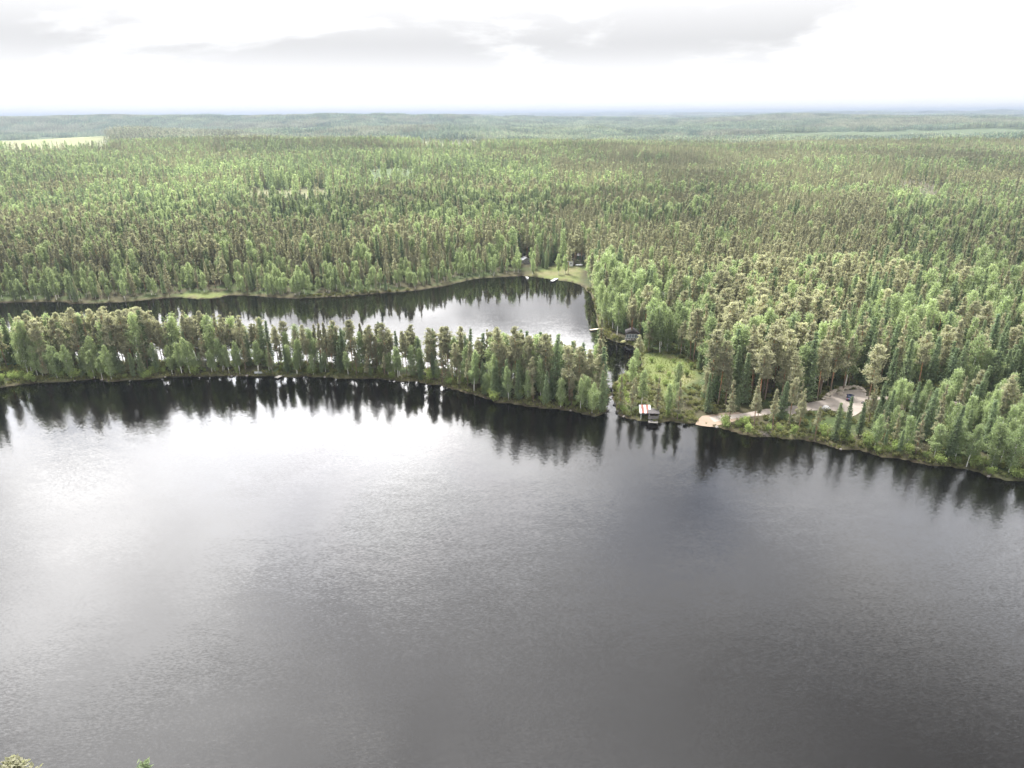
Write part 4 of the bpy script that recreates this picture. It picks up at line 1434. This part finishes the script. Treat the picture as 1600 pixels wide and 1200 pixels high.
for sx_ in (-1.38, 1.38):
    box_obj('side_wall', (sx_, 0.25, 1.2), (0.08, 1.65, 1.7), m_dark, root)
    box_obj('post', (sx_, -1.12, 1.0), (0.11, 0.11, 1.6), m_greywood, root)
bm = bmesh.new(); bm_box(bm, (0, 0.05, 2.2), (3.2, 2.9, 0.08), rx=0.12)
link('roof', bm_mesh('roof', bm, m_roofdark), root)
for i in range(4):
    box_obj('rail', (0, -1.20, 0.55 + i * 0.20), (2.86, 0.05, 0.12), m_greywood, root)
tag(root, 'dark open-fronted hut with pale railing beside the striped-roof shelter', 'hut')


def jetty(name, a_, b_, wd_, zt, mat, label, plank=0.42, zend=None, piles=True):
    a_, b_ = Vector((a_[0], a_[1], 0)), Vector((b_[0], b_[1], 0))
    d_ = b_ - a_; L_ = d_.length
    root = empty(name, (a_.x, a_.y, 0), math.atan2(d_.y, d_.x))
    n_ = max(3, int(L_ / plank))
    me = None
    for i in range(n_):
        if me is None:
            bm = bmesh.new(); bm_box(bm, (0, 0, 0), (L_ / n_ - 0.05, wd_, 0.06)); me = bm_mesh('plank', bm, mat)
        p_ = link('plank', me, root)
        p_.location = ((i + 0.5) * L_ / n_, random.uniform(-0.04, 0.04), zt + random.uniform(-0.008, 0.008))
    for sgn in (-1, 1):
        box_obj('stringer', (L_ / 2, sgn * wd_ * 0.38, zt - 0.12), (L_, 0.10, 0.16), mat, root)
        if piles:
            for k_ in range(max(2, int(L_ / 3) + 1)):
                box_obj('pile', (0.2 + k_ * (L_ - 0.4) / max(1, int(L_ / 3)), sgn * wd_ * 0.44, zt - 0.75), (0.13, 0.13, 1.7), m_greywood, root)
    tag(root, label, 'jetty', 'landing stages')
    return root


jetty('jetty', unproj(1013, 658.5, 0.4), unproj(1028, 659.5, 0.4), 1.5, 0.42, m_greywood, 'low plank landing stage in front of the dark lakeside hut')
jetty('jetty', unproj(862, 439.5, 0.4), unproj(877.5, 430.5, 0.6), 1.8, 0.5, m_roofwhite, 'long white plank jetty slanting out below the white cottage', plank=0.9)
jetty('jetty', unproj(868, 433, 0.4), unproj(873, 433.5, 0.4), 2.6, 0.62, m_roofwhite, 'short white platform set against the long white jetty', plank=0.6)
jetty('jetty', unproj(922, 515.5, 0.4), unproj(946, 512.5, 0.4), 1.1, 0.45, m_palewood, 'narrow pale plank jetty reaching out from the birch bank', plank=0.5)
jetty('jetty', unproj(431, 590.5, 0.35), unproj(439, 586.5, 0.5), 1.5, 0.42, m_greywood, 'small grey plank jetty on the near shore of the spit')


def boat(loc, rz, L_, mat, label, flipped=False, thwarts=True, tilt=0.0):
    """lapstrake rowing boat: lofted hull, benches, rubbing strake"""
    root = empty('rowing_boat', loc, rz)
    N_, K_ = 11, 9
    V, F = [], []
    for inner in (0, 1):
        for i in range(N_):
            tt = i / (N_ - 1)
            half = 0.70 * (math.sin(math.pi * min(1, 0.18 + 0.82 * (1 - tt) ** 0.9 if tt > 0.35 else 0.56 + 0.3 * tt)) ** 0.7 if tt < 0.999 else 0.03)
            half = max(0.03, 0.70 * (1 - max(0, (tt - 0.45) / 0.55) ** 2.2) * (0.78 + 0.22 * min(1, tt / 0.35)))
            sheer = 0.50 + 0.22 * max(0, tt - 0.3) ** 2 * 2
            keel = 0.10 * max(0, (tt - 0.7) / 0.3) ** 2 * 2
            for j in range(K_):
                a_ = -math.pi / 2 + math.pi * j / (K_ - 1)
                yy = half * math.sin(a_) * (0.95 if inner else 1)
                zz = sheer - (sheer - keel) * max(0.0, math.cos(a_)) ** 0.7 + (0.035 if inner and 0 < j < K_ - 1 else 0)
                V.append(((tt - 0.5) * L_ * (0.985 if inner else 1), yy, zz))
    o1 = N_ * K_
    for i in range(N_ - 1):
        for j in range(K_ - 1):
            q = [i * K_ + j, i * K_ + j + 1, (i + 1) * K_ + j + 1, (i + 1) * K_ + j]
            F.append(q); F.append([o1 + k_ for k_ in q[::-1]])
        for j in (0, K_ - 1):
            F.append([i * K_ + j, (i + 1) * K_ + j, o1 + (i + 1) * K_ + j, o1 + i * K_ + j])
    for i in (0, N_ - 1):
        for j in range(K_ - 1):
            F.append([i * K_ + j, i * K_ + j + 1, o1 + i * K_ + j + 1, o1 + i * K_ + j])
    link('hull', mesh_np('hull', V, np.array(F), [mat]), root)
    box_obj('transom', (-L_ / 2 + 0.03, 0, 0.27), (0.06, 1.0, 0.45), mat, root)
    for xx in (-0.28, 0.02, 0.27):
        box_obj('thwart', (xx * L_, 0, 0.36), (0.26, 1.0, 0.04), m_palewood, root)
    if flipped:
        root.rotation_euler = (math.pi + tilt, 0, rz); root.location = (loc[0], loc[1], loc[2] + 0.62)
    tag(root, label, 'boat', 'rowing boats')
    return root


p_ = unproj(824, 434.5, 0.1); boat((p_[0], p_[1], -0.12), -1.4, 4.8, m_boatw, 'white rowing boat moored below the far yard')
p_ = gp(408, 583); boat(p_, 0.12, 4.3, m_boatg, 'grey upturned rowing boat lying on the spit', flipped=True)
p_ = gp(22, 569); boat(p_, 0.5, 4.6, m_boatgr, 'green upturned rowing boat at the outer end of the spit', flipped=True)
p_ = gp(27, 568.5); boat((p_[0] + 0.4, p_[1] + 1.6, p_[2]), 0.62, 4.2, m_boatw, 'white upturned boat beside the green one on the outer spit', flipped=True)
p_ = gp(976, 534); boat(p_, 0.75, 4.2, m_boaty, 'yellowish upturned rowing boat below the glazed cabin', flipped=True)
p_ = gp(905, 414.5); boat(p_, 0.2, 4.0, m_boatw, 'white upturned boat on land right of the white cottage', flipped=True)

# ------------------------------------------------------------------ the car
x_, y_, z_ = gp(1327.5, 624)
car = empty('parked_car', (x_, y_, z_ + 0.06), rad(62))
prof = [(-2.2, 0.32), (-2.28, 0.62), (-2.2, 0.93), (-1.5, 0.98), (-0.2, 0.98), (0.95, 0.95), (2.0, 0.82), (2.22, 0.62), (2.2, 0.32)]
V, F = [], []
secs = [(-0.86, 0.0), (-0.80, 0.05), (0.0, 0.07), (0.80, 0.05), (0.86, 0.0)]
for yy, dz in secs:
    for px_, pz_ in prof:
        V.append((px_ * (1 - 0.02 * abs(yy)), yy, pz_ + (dz if pz_ > 0.7 else 0)))
n_ = len(prof)
for k_ in range(len(secs) - 1):
    for i in range(n_):
        F.append([k_ * n_ + i, k_ * n_ + (i + 1) % n_, (k_ + 1) * n_ + (i + 1) % n_, (k_ + 1) * n_ + i])
me = mesh_np('body', V, [np.array(F), np.array([list(range(n_)), list(range(n_ * 4 + n_ - 1, n_ * 4 - 1, -1))])], [m_car])
link('body', me, car)


def loft4(name, lo, hi, z0, z1, mat, parent):
    """truncated glasshouse: lo/hi = (x0, x1, half width)"""
    V = [(lo[0], -lo[2], z0), (lo[1], -lo[2], z0), (lo[1], lo[2], z0), (lo[0], lo[2], z0), (hi[0], -hi[2], z1), (hi[1], -hi[2], z1), (hi[1], hi[2], z1), (hi[0], hi[2], z1)]
    F = np.array([[3, 2, 1, 0], [4, 5, 6, 7], [0, 1, 5, 4], [1, 2, 6, 5], [2, 3, 7, 6], [3, 0, 4, 7]])
    return link(name, mesh_np(name, V, F, [mat]), parent)


loft4('window_band', (-2.1, 1.15, 0.80), (-1.75, 0.35, 0.62), 0.98, 1.42, m_glass, car)
loft4('roof', (-1.80, 0.42, 0.65), (-1.70, 0.25, 0.58), 1.415, 1.49, m_car, car)
for sy_ in (-1, 1):
    for xx in (-1.72, -0.75, 0.15):
        bm = bmesh.new(); bm_box(bm, (xx + 0.03, sy_ * 0.722, 1.21), (0.09, 0.05, 0.46), rx=-sy_ * 0.39)
        link('pillar', bm_mesh('pillar', bm, m_car), car)
    box_obj('headlight', (2.17, sy_ * 0.62, 0.70), (0.10, 0.36, 0.16), m_lampw, car)
    box_obj('taillight', (-2.24, sy_ * 0.66, 0.80), (0.08, 0.24, 0.26), m_lampr, car)
    box_obj('mirror', (0.75, sy_ * 0.98, 1.02), (0.14, 0.20, 0.14), m_car, car)
    for xx in (-1.38, 1.38):
        bm = bmesh.new()
        bmesh.ops.create_cone(bm, cap_ends=True, segments=18, radius1=0.33, radius2=0.33, depth=0.22, matrix=Matrix.Translation((xx, sy_ * 0.80, 0.33)) @ Matrix.Rotation(rad(90), 4, 'X'))
        wh = link('wheel', bm_mesh('wheel', bm, m_tyre), car)
        bm = bmesh.new()
        bmesh.ops.create_cone(bm, cap_ends=True, segments=14, radius1=0.21, radius2=0.21, depth=0.235, matrix=Matrix.Translation((xx, sy_ * 0.80, 0.33)) @ Matrix.Rotation(rad(90), 4, 'X'))
        link('rim', bm_mesh('rim', bm, m_rim), wh)
box_obj('bumper', (-2.27, 0, 0.45), (0.10, 1.55, 0.20), m_black, car)
box_obj('bumper', (2.22, 0, 0.43), (0.08, 1.55, 0.18), m_black, car)
tag(car, 'dark blue estate car parked on the gravel clearing', 'car')

# ------------------------------------------------------------------ stones
ROCKS = []
for q in range(6):
    bm = bmesh.new()
    bmesh.ops.create_icosphere(bm, subdivisions=2, radius=1.0)
    rr_ = random.Random(q + 40)
    ax_ = [Vector((rr_.uniform(-1, 1), rr_.uniform(-1, 1), rr_.uniform(-1, 1))).normalized() for _ in range(9)]
    lim = [rr_.uniform(0.62, 0.95) for _ in ax_]
    for v in bm.verts:
        for a_, l_ in zip(ax_, lim):
            dd = v.co.dot(a_)
            if dd > l_: v.co -= a_ * (dd - l_) * 0.9
        v.co *= 1 + rr_.uniform(-0.04, 0.04)
    ROCKS.append(bm)
ROCKM = {}


def stone(u, v, size, mat, label, group, z=None, flat=0.75):
    q = random.randrange(6)
    key = (q, mat.name)
    if key not in ROCKM:
        ROCKM[key] = bm_mesh('boulder', ROCKS[q].copy(), mat)
    if z is None: x_, y_, z_ = gp(u, v)
    else: x_, y_ = unproj(u, v, z); z_ = z
    ob = link('boulder', ROCKM[key])
    ob.location = (x_, y_, z_ + size * flat * 0.35)
    ob.rotation_euler = (random.uniform(-0.2, 0.2), random.uniform(-0.2, 0.2), random.uniform(0, 6.28))
    ob.scale = (size * random.uniform(0.85, 1.2), size, size * flat)
    return tag(ob, label, 'boulder', group)


rim = np.array([(1294, 618), (1301, 614.5), (1307, 611), (1314, 608.5), (1322, 607), (1330, 606.5), (1338, 606.5), (1345, 608), (1350, 613)], float)
seg = np.r_[0, np.cumsum(np.hypot(*np.diff(rim, axis=0).T))]
for i, q in enumerate(np.linspace(0, seg[-1], 26)):
    u_, v_ = np.interp(q, seg, rim[:, 0]), np.interp(q, seg, rim[:, 1])
    stone(u_ + random.uniform(-1, 1), v_ + random.uniform(-0.6, 0.6), random.uniform(0.55, 0.95), m_rock, 'pale boulder, %s in the clearing rim from the track end' % nth(i), 'pale boulders round the clearing')
for i in range(12):
    stone(1303 + random.uniform(0, 14), 612 + random.uniform(-1, 5), random.uniform(0.4, 0.8), m_rock, 'pale stone tumbled inside the track end of the boulder rim', 'pale stones inside the boulder rim')
for i, (u_, v_, sz_) in enumerate(((1289, 622.5, 0.8), (1293, 622, 0.7), (1286, 623.5, 0.5))):
    stone(u_, v_, sz_, m_rock, '%s of three pale boulders lining the track before the clearing' % nth(i), 'boulders lining the track')
stone(1291, 640, 1.25, m_rockw, 'large white boulder on the lake side of the clearing', 'single boulders', flat=0.7)
stone(1327, 647, 0.9, m_rock, 'pale boulder below the parked car between two spruces', 'single boulders')
stone(1348, 630, 0.6, m_rockd, 'dark stone at the far end of the clearing', 'single boulders')
for i, (u_, v_, sz_) in enumerate(((1384, 624.5, 1.1), (1388, 625.5, 0.9), (1391, 624.5, 0.7))):
    stone(u_, v_, sz_, m_rock, '%s of the pale boulders beside the gravel road past the clearing' % nth(i), 'boulders beside the gravel road')
for (u_, v_, sz_, lb_) in ((952.5, 609, 0.95, 'large dark stone at the narrows of the channel'), (957.8, 613, 0.4, 'upper of the two small dark stones in the channel'), (958.2, 616, 0.5, 'lower of the two small dark stones in the channel'),
                           (960, 633, 0.5, 'dark stone on the point side of the channel mouth'), (965, 644.5, 0.75, 'dark stone at the outer corner of the channel mouth'), (948.5, 642, 0.6, 'dark stone under the spit tip at the channel mouth')):
    stone(u_, v_, sz_, m_rockd, lb_, 'dark stones in the channel', z=0.0)
m_rockg = mat_plain('grey_shore_stone', (0.17, 0.155, 0.14), 0.9, 0.3, 1.2, bump=0.6)
for i in range(22):
    k_ = random.randrange(len(near_line) - 8) + 4
    u_, v_ = proj(near_line[k_, 0], near_line[k_, 1], 0.0)
    if 948 < u_ < 966 or u_ < 0 or u_ > 1600: continue
    on_ = 'spit' if u_ < 955 else 'lake shore'
    stone(float(u_), float(v_), random.uniform(0.25, 0.6), m_rockg, 'small grey stone lying at the waterline of the %s' % on_, 'waterline stones on the %s' % on_, z=0.0)

# heap of dry grey twigs on the shore beside the beach
x_, y_, z_ = gp(1194, 680)
root = empty('brush_pile', (x_, y_, z_))
g_ = Geo(); rng = np.random.default_rng(5)
for i in range(150):
    a_ = rng.uniform(0, 6.28); p0 = np.array([rng.normal(0, 0.9), rng.normal(0, 0.6), rng.uniform(0, 0.9)])
    d_ = np.array([math.cos(a_), math.sin(a_), rng.uniform(-0.3, 0.6)]) * rng.uniform(0.5, 1.1)
    g_.tube([p0 - d_ / 2, p0 + d_ / 2], [0.03, 0.012], 3)
v_, f_, c_ = g_.arrays()
link('twigs', mesh_np('twigs', v_, f_, [M_DEAD], col=np.repeat(rng.uniform(0, 1, len(v_))[:, None], 3, 1)), root)
tag(root, 'heap of dry grey twigs on the shore past the gravel beach', 'brush pile')
# ------------------------------------------------------------------ haze: one closed box of even, pale air round everything
HAZE_DENS = 1.35e-4
ztop = max(CAM_H + 3, float(FZ.max()) + 26)
zbot = float(FZ.min()) - 1.0
bm = bmesh.new()
bm_box(bm, (0, 12600, (ztop + zbot) / 2), (48600, 27200, ztop - zbot))
M_HAZE = bpy.data.materials.new('haze')
M_HAZE.use_nodes = True
t = NT(M_HAZE.node_tree)
pv = t.n('ShaderNodeVolumePrincipled')
pv.inputs['Color'].default_value = (0.245, 0.285, 0.345, 1)
pv.inputs['Density'].default_value = HAZE_DENS
pv.inputs['Anisotropy'].default_value = 0.2
o = t.n('ShaderNodeOutputMaterial'); t.put(o.inputs['Volume'], pv.outputs[0])
haze = link('haze', bm_mesh('haze', bm, M_HAZE))
tag(haze, 'thin pale summer haze over the whole landscape', 'haze', kind='stuff')
